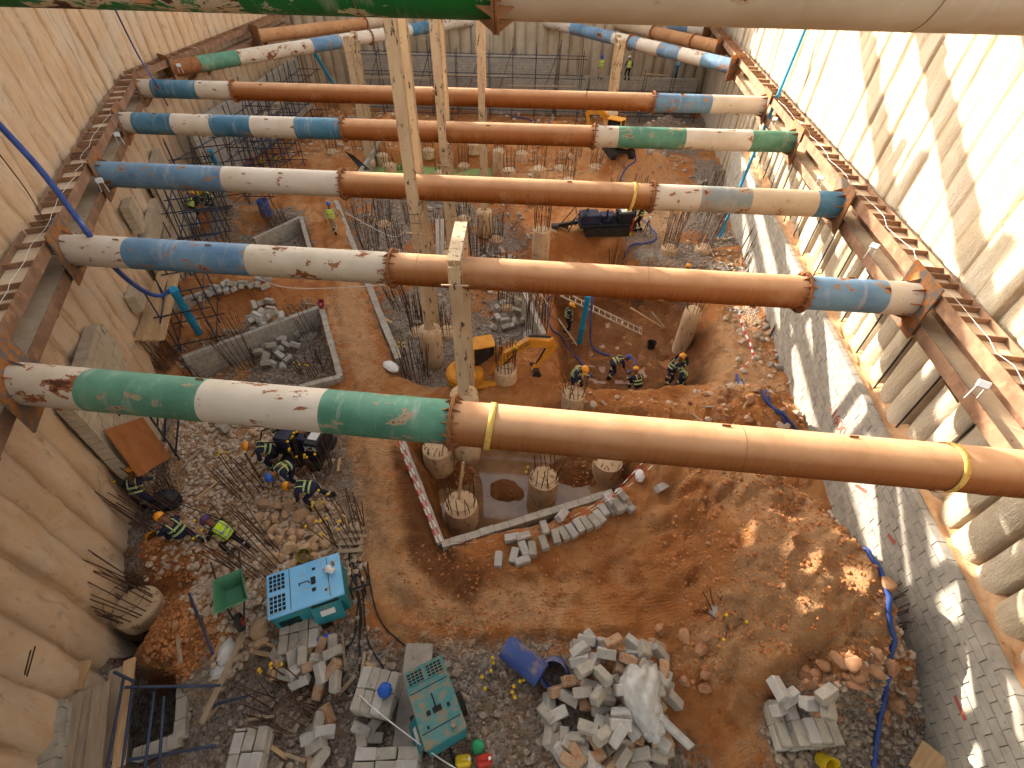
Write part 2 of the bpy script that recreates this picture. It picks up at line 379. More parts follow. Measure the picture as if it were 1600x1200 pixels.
def height(X,Y):
    h=np.full(X.shape,BASE)+fbm(X*.35,Y*.35,3,5)*.22
    n1=fbm(X*1.3,Y*1.3,5,15); n2=fbm(X*4.,Y*4.,4,25)
    wob=n1*.35
    def cut(h,p,z,w0,w1,wb=1.):
        s=sdpoly(X,Y,p)+wob*wb; k=1-sst(-w0,w1,s); return h*(1-k)+z*k
    def hill(h,px,py,z,rx,ry,rot,amp,pw=1.):
        c=Z(px,py,z); dx=X-c.x; dy=Y-c.y; a=rad(rot); u=(dx*math.cos(a)+dy*math.sin(a))/rx; v=(-dx*math.sin(a)+dy*math.cos(a))/ry
        r=np.sqrt(u*u+v*v)+n1*.22; return h+amp*np.clip(1-sst(0,1,r),0,1)**pw
    h=cut(h,ZN['E2'],-6.7,.25,.15,.25)
    h=cut(h,ZN['E3'],-8.0,1.0,.25,.6)
    h=cut(h,PZ([(845,372),(930,362),(1000,385),(1010,420),(900,450),(850,430)],-6),-7.0,.7,.2,.5)
    h=cut(h,ZN['E1'],-7.35,.5,.12,.3)
    h=cut(h,ZN['B2'],-6.75,.2,.06,0.); h=cut(h,ZN['B1'],-6.6,.2,.06,0.)
    # right hand spoil heap, ridge by the red pit, small heaps
    h=hill(h,1215,900,-5.0,3.3,4.2,10,2.35,.8); h=hill(h,1290,930,-5.,1.5,2.2,0,.55); h=hill(h,1110,740,-5.4,2.4,2.2,0,1.25)
    h=hill(h,1170,650,-5.6,2.6,2.,0,1.2); h=hill(h,1000,655,-5.6,2.6,1.3,0,.8)
    h=hill(h,1090,1040,-5.7,1.6,1.2,0,.35); h=hill(h,1060,850,-5.8,1.3,.9,0,-.5)
    h=hill(h,300,1000,-5.7,1.5,1.9,0,1.0); h=hill(h,250,870,-5.8,1.2,1.2,0,.5); h=hill(h,430,900,-5.9,2.2,1.5,0,.3)
    h=hill(h,780,590,-6.2,1.7,1.1,0,1.1); h=hill(h,985,265,-5.7,3.6,2.2,0,1.9); h=hill(h,720,235,-6,4,2.,0,1.1); h=hill(h,470,215,-6,3,1.6,0,.9); h=hill(h,620,200,-6,3,1.6,0,1.0); h=hill(h,1040,210,-6,3,2,0,1.2); h=hill(h,870,225,-6,4.5,2.,0,1.4); h=hill(h,330,460,-6,2.4,1.5,0,.7)
    h=hill(h,400,455,-6,2.5,1.3,0,.55); h=hill(h,330,335,-6.,3.,1.6,0,.9); h=hill(h,790,770,-7.3,.9,.7,0,.35); h=hill(h,900,740,-7.3,1.2,.9,0,.55); h=hill(h,700,745,-7.3,1.4,.8,0,.45)
    h=cut(h,ZN['HO'],-8.2,.5,.1,.3)
    h=cut(h,ZN['SC'],-7.3,.3,.1,.2)
    for off in (-.75,.75):
        pts=[Z(x,y,-5.9) for x,y in ((520,300),(530,400),(565,540),(590,640),(610,760),(650,900),(760,960),(960,950),(1040,880))]; dmin=np.full(X.shape,9.)
        for i in range(len(pts)-1):
            a,b_=pts[i],pts[i+1]; dx,dy=b_.x-a.x,b_.y-a.y; L=math.hypot(dx,dy); t=np.clip(((X-a.x)*dx+(Y-a.y)*dy)/(L*L),0,1); sgn=((X-a.x)*-dy+(Y-a.y)*dx)/L
            d=np.hypot(X-a.x-t*dx,Y-a.y-t*dy)*np.sign(sgn); dmin=np.where(np.abs(d-off+wob*.3)<np.abs(dmin),d-off+wob*.3,dmin)
        h=h-.09*np.exp(-(dmin/.2)**2)*(.5+vnoise(X*1.2,Y*1.2,70))+.035*np.exp(-((np.abs(dmin)-.32)/.1)**2)
    mm=np.maximum(1-sst(-1.5,1.5,sdpoly(X,Y,PZ([(1040,740),(1260,720),(1380,920),(1380,1060),(1180,1060),(1060,980)],-5.2))),1-sst(-1,1,sdpoly(X,Y,PZ([(890,610),(1230,610),(1240,700),(960,700)],-5.5))))
    h=h+mm*(.16-np.abs(fbm(X*.9+3,Y*.9,4,80))*.75)
    amp=.5+.5*sst(-.3,.3,fbm(X*.5+9,Y*.5,2,40)); h=h+n1*.12+n2*.085*amp+np.abs(fbm(X*2.2,Y*2.2,4,60))*.15
    return h
def area_masks(X,Y):
    def mk(poly,z,w=.9):
        return 1-sst(-w,w,sdpoly(X,Y,PZ(poly,z)))
    g=np.zeros(X.shape)
    for p in ([(250,640),(520,650),(575,760),(590,880),(560,960),(610,1010),(740,1000),(850,1000),(900,1040),(1080,1160),(1100,1260),(-100,1260),(-100,1050),(190,900),(180,760)],
              [(528,312),(575,440),(624,590),(700,606),(800,560),(850,500),(838,395),(790,330),(700,290),(600,290)],
              [(290,565),(380,520),(498,488),(532,592),(430,650),(300,660)],[(230,372),(300,310),(470,330),(488,388),(400,430),(262,452)],
              [(1000,330),(1110,330),(1190,420),(1230,520),(1190,560),(1130,480),(1050,430),(960,420)],
              [(990,170),(1120,190),(1170,330),(1090,330),(1050,250),(960,200)],
              [(250,250),(400,250),(400,330),(250,330)]):
        g=np.maximum(g,mk(p,-6.))
    g=g*(1-.75*sst(.0,.25,fbm(X*.55,Y*.55,4,77))*(Y>9.5))
    g=np.maximum(g,mk([(1290,1060),(1420,1100),(1600,1260),(1200,1260),(1180,1120)],-5.9))
    for p in ([(225,905),(300,905),(345,950),(350,1010),(310,1060),(210,1050)],[(225,845),(300,850),(350,890),(300,905),(235,895)],[(560,850),(620,870),(640,1000),(560,960)]): g=g*(1-mk(p,-5.7,.4))
    pale=np.zeros(X.shape)
    for p in ([(560,600),(600,620),(630,840),(680,920),(900,900),(880,980),(640,980),(560,880)],[(560,400),(600,600),(560,600),(500,480)],
              [(1090,760),(1260,760),(1380,940),(1390,1060),(1200,1080),(1060,1050),(1120,900)],[(960,180),(1020,210),(1080,320),(1050,380),(960,330)],[(1110,500),(1170,480),(1250,640),(1100,640)],
              [(270,640),(400,650),(520,800),(560,950),(300,1050),(230,900)]):
        pale=np.maximum(pale,mk(p,-5.8))
    for p in ([(225,905),(300,905),(345,950),(350,1010),(310,1060),(210,1050)],[(225,845),(300,850),(350,890),(300,905),(235,895)]): pale=pale*(1-mk(p,-5.7,.4))
    wet=np.zeros(X.shape)
    wet=np.maximum(wet,.42*mk([(225,850),(350,890),(350,1010),(310,1060),(210,1050)],-5.7,.4)); wet=np.maximum(wet,.3*mk([(1110,700),(1240,720),(1230,860),(1180,1060),(1120,960),(1060,840)],-5.,.5))
    for p,z in ((ZN['E1'],0),(ZN['E3'],0)): wet=np.maximum(wet,.75*(1-sst(-.6,.3,sdpoly(X,Y,p))))
    wet=np.maximum(wet,.9*mk([(610,700),(650,700),(720,880),(760,890),(740,960),(640,880)],-5.9,.3)); wet=np.maximum(wet,.8*(1-sst(-.3,.6,sdpoly(X,Y,ZN['HO']))))
    tr=np.maximum(mk([(500,330),(560,330),(620,640),(700,940),(1060,900),(1060,1010),(700,1040),(560,760)],-5.9,.6),0)
    return g,pale,wet,tr
# the ground is one sheet, finer near the camera, folded up past the walls to street level
ys=[-1.2]
while ys[-1]<48.2: ys.append(ys[-1]+max(.07,.07*(1+max(0,ys[-1]-8)*.11)))
ys=np.array(ys); xs=np.arange(-20.,17.,.075)
GX,GY=np.meshgrid(xs,ys); GH=height(GX,GY)
def ground_z(x,y):
    j=min(max(np.searchsorted(ys,y)-1,0),len(ys)-2); i=min(max(int((x-xs[0])/.075),0),len(xs)-2)
    fx=min(max((x-xs[i])/.075,0),1); fy=min(max((y-ys[j])/(ys[j+1]-ys[j]),0),1)
    return float((GH[j,i]*(1-fx)+GH[j,i+1]*fx)*(1-fy)+(GH[j+1,i]*(1-fx)+GH[j+1,i+1]*fx)*fy)
def G(px,py):              # the point of the ground seen at a pixel
    v=wd(px,py); t=(-3.5-CZ)/v.z; st=.06/v.length
    while True:
        p=CP+v*t
        if p.z<=ground_z(p.x,p.y) or p.z<-12: break
        t+=st
    return Vector((p.x,p.y,ground_z(p.x,p.y)))
P=np.stack([GX,GY,GH],-1).reshape(-1,3); nx=len(xs); ny=len(ys)
i=np.arange((ny-1)*nx).reshape(ny-1,nx)[:,:-1].ravel(); f=np.stack([i,i+1,i+nx+1,i+nx],-1)
me=bpy.data.meshes.new('ground'); me.from_pydata(P.tolist(),[],f.tolist()); me.materials.append(M['ground'])
for nm,a in zip(('gravel','pale','wet','track'),area_masks(GX,GY)):
    at=me.attributes.new(nm,'FLOAT','POINT'); at.data.foreach_set('value',a.ravel().astype(np.float32))
me.polygons.foreach_set('use_smooth',[True]*len(me.polygons))
o=bpy.data.objects.new('ground',me); COL.objects.link(o); o['kind']='structure'
# street level round the pit
b=MB(); zt=TOP
for q in ([(-70,-25),(-6.2,-25),(-7.5,-1.2),tuple(lineL(-8.5,WALLO+.12))[:2],tuple(cornL+Vector((-.2,0,0)))[:2],(farL.x-.2,farL.y+.3),(-70,95)],
          [(-6.2,-25),(8.,-25),(8.1,-1.6),(-7.4,-1.6)],
          [(8.,-25),(70,-25),(70,95),(farR.x+.2,farR.y+.2),tuple(lineR(-6.5,WALLO+.25))[:2],(8.1,-1.6)],
          [(-70,95),(farL.x-.2,farL.y+.3),(farR.x+.2,farR.y+.2),(70,95)]):
    n=len(b.v); b.v+=[Vector((x,y,zt)) for x,y in q]; b._f(tuple(range(n,n+len(q))))
o=b.build('street_level',M['dustrust']); o['kind']='structure'
# ------------------------------------------------------------ sky and sun
w=bpy.data.worlds.new('World'); sc.world=w; w.use_nodes=True; nt=w.node_tree; bg=nt.nodes['Background']
sky=nt.nodes.new('ShaderNodeTexSky'); sky.sky_type='NISHITA'; sky.sun_disc=False
tos=Vector((-1.1,1.0,.47)).normalized(); el=math.asin(tos.z); az=math.atan2(tos.x,tos.y)
sky.sun_elevation=el; sky.sun_rotation=az; sky.dust_density=3.5; sky.air_density=1.; hs=nt.nodes.new('ShaderNodeHueSaturation'); hs.inputs['Saturation'].default_value=.35; mxw=nt.nodes.new('ShaderNodeMix'); mxw.data_type='RGBA'; mxw.blend_type='MULTIPLY'; mxw.inputs[0].default_value=1; mxw.inputs[7].default_value=(1.0,.955,.9,1); nt.links.new(sky.outputs[0],hs.inputs['Color']); nt.links.new(hs.outputs[0],mxw.inputs[6]); nt.links.new(mxw.outputs[2],bg.inputs[0]); bg.inputs[1].default_value=.15
sl=bpy.data.lights.new('sun','SUN'); sl.energy=3.5; sl.angle=rad(.5); sl.color=(1,.9,.77); so=bpy.data.objects.new('sun',sl); COL.objects.link(so)
so.rotation_euler=(-tos).to_track_quat('-Z','Y').to_euler(); so.location=(-20,20,30)
sc.view_settings.view_transform='Standard'; sc.view_settings.look='None'; sc.view_settings.exposure=2.2; sc.view_settings.gamma=1
sc.render.engine='CYCLES'; sc.cycles.max_bounces=5; sc.cycles.diffuse_bounces=3
# ------------------------------------------------------------ struts
PR=.38
def strut(name,label,group,A,B,segs,flanges,straps=(),plates=(1,1),r=PR,weld=(),tabs=True,z=0,scale=1):
    """A,B: ends of the axis. segs: [(fraction end, material)], flanges/straps: fractions"""
    A=Vector(A);B=Vector(B);L=(B-A).length; d=(B-A)/L
    root=bpy.data.objects.new(name,None); COL.objects.link(root); root.empty_display_size=.3
    q=d.to_track_quat('X','Z'); root.rotation_mode='XYZ'; root.location=A; root.rotation_euler=q.to_euler()
    tag(root,label,'steel strut',group); f0=0.0
    X=Matrix.Rotation(rad(90),3,'Y')
    for f1,mt in segs:
        b=MB(); n=max(2,int((f1-f0)*L/.5)); rr=[(r,f0*L+(f1-f0)*L*i/n) for i in range(n+1)]
        bb=len(b.v); b.lathe((0,0,0),rr,40,X)
        b.build('pipe_section',M[mt],root,auto=40); f0=f1
    for f in flanges:
        b=MB(); x=f*L; b.lathe((x,0,0),[(r+.001,-.025),(r+.1,-.025),(r+.1,-.004),(r+.09,-.002),(r+.09,.002),(r+.1,.004),(r+.1,.025),(r+.001,.025)],40,X)
        for k in range(12):
            a=2*math.pi*k/12+.2; c,s_=math.cos(a),math.sin(a); o=Vector((0,c,s_)); tn=Vector((0,-s_,c))
            for sg in (-1,1):
                P_=[Vector((x+sg*.025,0,0))+o*(r-.01),Vector((x+sg*.17,0,0))+o*(r-.01),Vector((x+sg*.025,0,0))+o*(r+.09)]
                n=len(b.v)
                for t_ in (-.008,.008): b.v+=[p+tn*t_ for p in P_]
                b._f((n,n+1,n+2),(n+5,n+4,n+3),(n,n+3,n+4,n+1),(n+1,n+4,n+5,n+2),(n+2,n+5,n+3,n))
            for sg in (-1,1): b.tube(Vector((x+sg*.025,0,0))+Vector((0,math.cos(a+.26),math.sin(a+.26)))*(r+.05),Vector((x+sg*.055,0,0))+Vector((0,math.cos(a+.26),math.sin(a+.26)))*(r+.05),.018,n=6)
        b.build('flange_joint',M['flange'],root,auto=40)
    for f,wd_ in list(weld)+[(x/L,.005) for x in (L*.42+.3,L*.7)]:
        b=MB(); b.lathe((f*L,0,0),[(r-.005,-wd_),(r+min(.012,wd_*.7),-wd_*.6),(r+min(.012,wd_*.7),wd_*.6),(r-.005,wd_)],40,X); b.build('weld_collar',M['flange'],root,smooth=True)
    for f in straps:
        b=MB(); n=len(b.v); N=40; tw=.12
        for i in range(N+1):
            a=2*math.pi*i/N; dr=.012 if i<N-3 else .02
            sag=.10*max(0,-math.sin(a))**3; cx_=f*L+.05*math.sin(a)
            for wx in (-.05,.05): b.v.append(Vector((cx_+wx,math.cos(a)*(r+dr),math.sin(a)*(r+dr)-sag*.6)))
        for i in range(N): b._f((n+2*i,n+2*i+1,n+2*i+3,n+2*i+2))
        b.tube((f*L+.02,.02,-r-.1),(f*L+.02,.02,-r-.02),.02,n=6)
        o=b.build('lifting_strap',M['strap'],root,smooth=True)
        sm=o.modifiers.new('thickness','SOLIDIFY'); sm.thickness=.008
    for k in (0,1):
        if not plates[k]: continue
        x0=0 if k==0 else L; sg=1 if k==0 else -1
        out=(nL if k==0 else nR)
        if plates[k]==1:
            nloc=(q.inverted()@(out)); 
        else: nloc=Vector((-sg,0,0))
        qq=nloc.to_track_quat('X','Z').to_matrix(); b=MB()
        b.box(Vector((x0-sg*.02,0,0)),(.04,1.3,1.3),qq@Matrix.Rotation(rad(0),3,'X'))
        for a in (30,75,120,165,210,255,300,345):
            c,s_=math.cos(rad(a)),math.sin(rad(a)); o=Vector((0,c,s_)); tn=Vector((0,-s_,c)); n=len(b.v)
            P_=[Vector((x0,0,0))+o*(r-.01),Vector((x0+sg*.26,0,0))+o*(r-.01),Vector((x0+sg*.26,0,0))+o*(r+.015),Vector((x0,0,0))+o*(r+.1)]
            for t_ in (-.008,.008): b.v+=[p+tn*t_ for p in P_]
            b._f((n,n+1,n+2,n+3),(n+7,n+6,n+5,n+4),(n,n+4,n+5,n+1),(n+1,n+5,n+6,n+2),(n+2,n+6,n+7,n+3),(n+3,n+7,n+4,n))
        b.build('end_plate',M['rustor'],root)
    if tabs:
        rr_=random.Random(int(L*100)); n_=int(L/2.2)
        for i in range(n_):
            x=.8+i*2.2+rr_.random()*.8; a=rad(rr_.choice([70,100,120,215,225,240])); o=Vector((0,math.cos(a),math.sin(a)))
            qm=Matrix.Rotation(a-math.pi/2,3,'X'); b=MB()
            b.box(Vector((x,0,0))+o*(r+.012),(.14,.012,.05),qm); b.build('lifting_lug',M['flange'],root)
    return root
M['strap']=basic('yellow_strap','c9a24a','d8b866',6,.8,.2,.003,'a88440',.55)
GS='horizontal pipe struts bracing the pit'
def sx(a,b,p0,p1,axis_y=None):  # fraction along strut of a pixel column
    A,B=a,b; v=[]
    out=[]
    for px in p0:
        # solve for point on AB whose projected x is px
        lo,hi=0.,1.
        for _ in range(30):
            mi=(lo+hi)/2; P_=A.lerp(B,mi); c=P_-CP; cxx=c.dot(Vector((rt.x,fw.x,up.x))); czz=c.dot(Vector((rt.z,fw.z,up.z)))
            if 800+F*cxx/czz<px: lo=mi
            else: hi=mi
        out.append((lo+hi)/2)
    return out
def pix_strut(name,label,pa,pb,segs,fl,straps=(),**k):
    A=Z(pa[0],pa[1],0);B=Z(pb[0],pb[1],0)
    fr=sx(A,B,[s[0] for s in segs],0); fr[-1]=1.0
    return A,B,strut(name,label,k.pop('group',GS),A,B,list(zip(fr,[s[1] for s in segs])),sx(A,B,fl,0),sx(A,B,straps,0),**k)
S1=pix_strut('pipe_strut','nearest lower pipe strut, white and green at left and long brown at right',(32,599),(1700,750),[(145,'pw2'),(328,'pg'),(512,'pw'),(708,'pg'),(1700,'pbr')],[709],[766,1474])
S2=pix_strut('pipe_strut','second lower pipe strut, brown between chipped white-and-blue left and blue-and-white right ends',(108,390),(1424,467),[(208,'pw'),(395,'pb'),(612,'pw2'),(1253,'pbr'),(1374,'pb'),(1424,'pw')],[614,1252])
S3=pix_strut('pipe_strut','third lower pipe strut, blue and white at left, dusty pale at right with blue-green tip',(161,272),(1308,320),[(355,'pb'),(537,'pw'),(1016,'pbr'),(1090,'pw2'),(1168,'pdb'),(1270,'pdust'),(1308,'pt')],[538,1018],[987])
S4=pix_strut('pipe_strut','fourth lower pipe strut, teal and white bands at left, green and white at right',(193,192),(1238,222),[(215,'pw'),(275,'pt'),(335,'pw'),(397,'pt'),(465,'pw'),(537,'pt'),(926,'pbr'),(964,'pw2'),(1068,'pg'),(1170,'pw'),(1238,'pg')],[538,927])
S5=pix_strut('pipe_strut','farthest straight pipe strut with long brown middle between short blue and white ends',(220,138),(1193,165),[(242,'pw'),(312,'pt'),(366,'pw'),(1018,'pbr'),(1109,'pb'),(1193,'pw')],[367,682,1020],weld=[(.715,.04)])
# diagonal corner struts
def dstrut(label,A,B,pxs,fl,plates=(0,0)):
    A=Vector(A);B=Vector(B); fr=sx(A,B,[s[0] for s in pxs],0); fr[-1]=1.0
    return strut('pipe_strut',label,'diagonal corner pipe struts at the far end',A,B,list(zip(fr,[s[1] for s in pxs])),sx(A,B,fl,0) if fl else [],plates=plates)
a=Z(255,105,0); b_=Vector((-2.6,47.,0)); b_=Z(770,31,0)
dstrut('left diagonal corner strut in green, white and blue bands behind the thin post frame',Z(262,108,0),Z(765,27,0),[(310,'flange'),(370,'pg'),(485,'pw2'),(530,'pb'),(640,'pw'),(675,'pt'),(765,'pw')],[577,743],(2,2))
dstrut('right diagonal corner strut in white and blue bands running down to the right waler',Z(838,31,0),Z(1149,105,0),[(895,'pw'),(960,'pb'),(987,'pw'),(1000,'pb'),(1032,'pw'),(1065,'pb'),(1100,'pw'),(1149,'pb')],[986],(2,2))
dstrut('left rusty diagonal corner strut nearest the far left corner',Z(400,57,0),Z(612,32,0),[(400.5,'flange'),(570,'prust'),(612,'pdust')],[570],(2,0))
dstrut('right rusty diagonal corner strut with two flanges, behind the blue and white one',Z(960,36,0),Z(1128,75,0),[(1020,'pdust'),(1128,'prust')],[1022,1084],(0,2))
dstrut('short blue and white diagonal strut deepest in the far right corner',Z(1025,36,0),Z(1105,49,0),[(1046,'pw'),(1078,'pb'),(1105,'pw')],[],(0,2))
# upper level: same layout one storey up; only the first is in the picture
UZ=5.86
A=lineL(-.4,0)+Vector((0,0,UZ)); B=lineR(.6,0)+Vector((0,0,UZ))
def upf(px,A,B): return sx(A,B,[px],0)[0]
A=Vector((-9.1,5.35,UZ)); B=Vector((8.6,5.1,UZ))
strut('pipe_strut','upper strut along the top edge, deep green left and dusty white right of its flange',GS,A,B,[(upf(20,A,B),'pgd'),(upf(375,A,B),'pgw'),(upf(776,A,B),'pgd'),(1.0,'pdust')] if 'pgw' in M else [(upf(776,A,B),'pgd'),(1.0,'pdust')],[upf(776,A,B)],plates=(0,0))
for (s,zz) in ((S2,UZ),(S3,UZ),(S4,UZ),(S5,UZ)):
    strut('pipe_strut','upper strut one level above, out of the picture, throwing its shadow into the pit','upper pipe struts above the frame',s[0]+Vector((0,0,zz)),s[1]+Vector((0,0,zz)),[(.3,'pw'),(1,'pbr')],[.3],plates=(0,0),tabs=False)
for pa,pb in (((262,108),(765,27)),((838,31),(1149,105)),((400,57),(612,32))):
    strut('pipe_strut','upper strut one level above, out of the picture, throwing its shadow into the pit','upper pipe struts above the frame',Z(*pa,0)+Vector((0,0,UZ)),Z(*pb,0)+Vector((0,0,UZ)),[(1,'pw')],[.3],plates=(0,0),tabs=False)
# ------------------------------------------------------------ walers
def waler(label,A,B,out,zc,seed,near=True):
    A=Vector(A);B=Vector(B);L=(B-A).length;d=(B-A)/L; root=thing('waler',label,'waler',A,0,'steel walers along the pit walls')
    q=Matrix((d,out,Vector((0,0,1)))).transposed(); rr_=random.Random(seed)
    def P_(x,o,z): return q@Vector((x,o,z))
    W=.62
    for k,zz in enumerate((.33,-.42)):
        zz+=zc
        # H-beam on its side: web flat, flanges upright
        b=MB(); b.box(P_(L/2,.06,zz),(L,.022,.30),q); b.box(P_(L/2,.06+W,zz),(L,.022,.30),q); b.build('flange_face',M['rust'],root)
        b=MB(); b.box(P_(L/2,.06+W/2,zz),(L,W-.024,.02),q); b.build('web_plate',M['dustrust'],root)
        if k==0:
            x=.2
            while x<L-.2:
                b=MB(); b.box(P_(x,.06+W/2,zz+.075),(.025,W-.026,.128),q); b.build('stiffener',M['rust'],root)
                x+=rr_.choice([.3,.4,.6,.95,.4,.8])
        x=1.
        while x<L:
            b=MB(); b.box(P_(x,.06+W+.14,zz-.12),(.25,.3,.22),q); x+=2.6; b.build('packing_block',M['dustrust'],root)
    x=.6
    while x<L:
        b=MB(); n=len(b.v); w_=.02
        pts=[P_(x,.07,zc-.62),P_(x,.72,zc-.62),P_(x,.72,zc-1.2)]
        for t_ in (-w_,w_): b.v+=[p+d*t_ for p in pts]
        b._f((n,n+1,n+2),(n+5,n+4,n+3),(n,n+3,n+4,n+1),(n+1,n+4,n+5,n+2),(n+2,n+5,n+3,n)); x+=2.2; b.build('bracket',M['rust'],root)
    return root
waler('brown ladder-like steel waler along the left wall, carrying the left strut ends',lineL(-8.5),lineL(22.0),nL,0,3)
waler('sunlit brown ladder-like steel waler along the right wall, carrying the right strut ends',lineR(-6.5),lineR(43),nR,0,4)
waler('far left steel waler climbing to the far corner behind the diagonal struts',lineL(22.2)+Vector((0,0,0)),Vector((farL.x+.82,47.0,0)),Vector((-1,0,0)),0,5)
waler('upper steel waler over the left wall, above the picture',lineL(-8.5),lineL(22.0),nL,UZ,6); waler('upper steel waler over the right wall, above the picture',lineR(-6.5),lineR(43),nR,UZ,7)
# ------------------------------------------------------------ king posts
def post(label,px0,px1,Y,z0,z1,casing=None,back=None,w=.36,beam=None,caseR=.42,rotd=22):
    """H post whose front foot shows at px0 (x,y) ; passes z0..z1"""
    P0=onY(px0[0],px0[1],Y); x=P0.x; y=Y+w/2
    root=thing('king_post',label,'king post',(x,y,z0),0,'vertical steel king posts'); L=z1-z0
    a=rad(rotd); sd=(math.cos(a),math.sin(a),0)
    b=MB(); hb(b,(0,0,0),(0,0,L),w,w,.025,sd); 
    b.build('column',M['post'],root)
    if back:
        b=MB(); hb(b,(0,back,0),(0,back,L),w,w,.025,sd); b.build('column',M['post'],root)
    if beam is not None:
        b=MB(); hb(b,(0,-w*.5,beam-z0),(0,(back or 0)+w*.5,beam-z0),.3,.3,.02,(1,0,0)); b.build('cross_beam',M['post'],root)
        b=MB(); b.box((0,-w*.5-.05,beam-z0-.45),(.62,.03,.03)); b.build('cross_pin',M['post'],root)
    if casing:
        b=MB(); rr_=random.Random(int(x*10)); prof=[(caseR*.98,0)]+[(caseR*(1+rr_.uniform(-.03,.03)),casing*i/8) for i in range(1,8)]+[(caseR*.95,casing-.08),(caseR*.62,casing),(0,casing+.03)]
        b.lathe((0,(back or 0)*.0,0),prof,22); b.build('pile_casing',M['conc'],root,smooth=True)
    return root
post('tallest left king post, pitted tan steel, crossing three struts down to a pale pile casing',(655,400),None,14.0,-6.75,7.2,1.9,back=1.2,beam=-.58,w=.3,rotd=0)
post('king post just right of the tallest one, passing in front of the fourth strut',(693,240),None,19.7,-6.6,7.2,1.7,back=1.2,beam=-.58,w=.3,rotd=0)
post('king post right of the middle, passing in front of the farthest straight strut',(752,150),None,24.6,-6.6,7.2,1.5,back=1.2,beam=-.58,w=.3,rotd=0)
post('short king post straddling the second strut with a cross beam over it',(718,540),None,9.35,-6.4,.55,2.9,back=1.55,beam=.42+.16,rotd=4,w=.3)
post('thin double post frame under the left diagonal strut',(540,60),None,33.4,-6.2,.95,.3,back=1.6,beam=.7,w=.34,rotd=0)
post('thin double post frame under the right diagonal strut, standing in rough casings',(968,100),None,34.5,-6.2,.95,3.4,back=1.6,beam=.7,w=.34,rotd=0)
# ------------------------------------------------------------ block walls
def block_wall(name,label,A,B,z0,z1,t=.2,mat='blockwall',out=None,seed=0,step0=0,step1=0,bl=.42,bh=.21,top_jit=0,group='concrete block walls',name_label='block wall'):
    """courses of single blocks over a mortar core, A->B in plan; step0/1 = stair-stepped ends (m per course)"""
    A=Vector((A[0],A[1],0));B=Vector((B[0],B[1],0));L=(B-A).length;d=(B-A)/L;n_=Vector((-d.y,d.x,0)); rr_=random.Random(seed)
    q=Matrix((d,n_,Vector((0,0,1)))).transposed(); nc=max(1,int(round((z1-z0)/bh))); root=thing(name,label,'block wall',A+Vector((0,0,z0)),0,group)
    b=MB()
    for c in range(nc):
        e0=step0*max(0,c-nc*.3)*.5 if step0 else 0; e1=step1*max(0,c-nc*.3)*.5 if step1 else 0
        x=e0-(bl/2 if c%2 else 0); zc=(c+.5)*bh
        while x<L-e1-.05:
            x0=max(x,e0)+.008; x1=min(x+bl,L-e1)-.008
            if x1-x0>.08: b.box(q@Vector(((x0+x1)/2,rr_.uniform(-.008,.008),zc+rr_.uniform(-.004,.004))),(x1-x0,t+rr_.uniform(-.006,.01),bh-.016),q@eul(0,0,rr_.uniform(-.01,.01)))
            x+=bl
    b.build('blocks',M[mat],root)
    b=MB()
    for c in range(nc):
        e0=step0*max(0,c-nc*.3)*.5 if step0 else 0; e1=step1*max(0,c-nc*.3)*.5 if step1 else 0
        if L-e1-e0>.3: b.box(q@Vector(((e0+L-e1)/2,0,(c+.5)*bh-.012)),(L-e0-e1-.04,t-.03,bh-.012),q)
    b.build('mortar',M['mortar'],root); return root
bw=.42
M['palesoil']=basic('pale_loose_soil','b78a62','cca680',3,.95,.5,.02,'a87040',.6,kind='P')
block_wall('block_wall','long grey block wall at the foot of the right piles, striped by sunlight',lineR(-6.0,bw+.1),lineR(25,bw+.1),-6.0,-2.98,.2,'blockwall',seed=1,bl=.40)
# soil strip between block wall and piles
b=MB(); N=120
for i in range(N+1):
    s=-6+i*(31/N); p0=lineR(s,bw+.15); p1=lineR(s,1.05); b.v+=[Vector((p0.x,p0.y,-3.04)),Vector((p0.x*.5+p1.x*.5,(p0.y+p1.y)/2,-3.12+R.uniform(-.08,.1))),Vector((p1.x,p1.y,-2.95+R.uniform(-.1,.15)))]
for i in range(N):
    for k in (0,1): n=i*3+k; b._f((n,n+3,n+4,n+1))
o=b.build('soil_backfill',M['palesoil'],smooth=True); o['kind']='structure'
def LP_(px,py,o): return onP(px,py,lineL(0,o),lineL(10,o))
PL=.55
for k,(pa,pb,lab,s0,s1) in enumerate([((100,640),(200,745),'pale block wall patch with a brown stepped near end beside the rusty plate',0,0),
      ((128,538),(172,600),'small stepped block wall patch between the two nearest left struts',1,0),((200,462),(214,502),'narrow block pier against the left wall beside the plank platform',0,0),
      ((192,322),(216,368),'thin block pier on the left wall above the second strut',0,0)]):
    a=LP_(pa[0],pa[1],PL); c=LP_(pb[0],pb[1],PL); s=(Vector((a.x,a.y,0))-SL0).dot(dL); ln=[3.4,1.3,.9,1.][k]
    block_wall('block_wall',lab,lineL(s,PL),lineL(s+ln,PL),c.z if k else -5.95,a.z,.3,'blockwallL',seed=10+k,step0=s0)
for lab,s0,s1,z1 in (('dim block wall behind the left scaffolding by the two yellow helmets',12.2,16.6,-3.2),('block wall behind the dark scaffold below the fourth strut',17.4,21.4,-2.7)):
    block_wall('block_wall',lab,lineL(s0,PL),lineL(s1,PL),-6.2,z1,.25,'blockwallL',seed=20)
block_wall('block_wall','dim far left block wall with scaffolding in front',(-17.6,27.5),(-17.6,44.5),-6.2,-2.2,.25,'blockwall',seed=21)
block_wall('block_wall','tall far block wall facing the camera behind the scaffolding',(-13.5,45.4),(2.8,45.4),-6.3,-1.9,.25,'blockwall',seed=22)
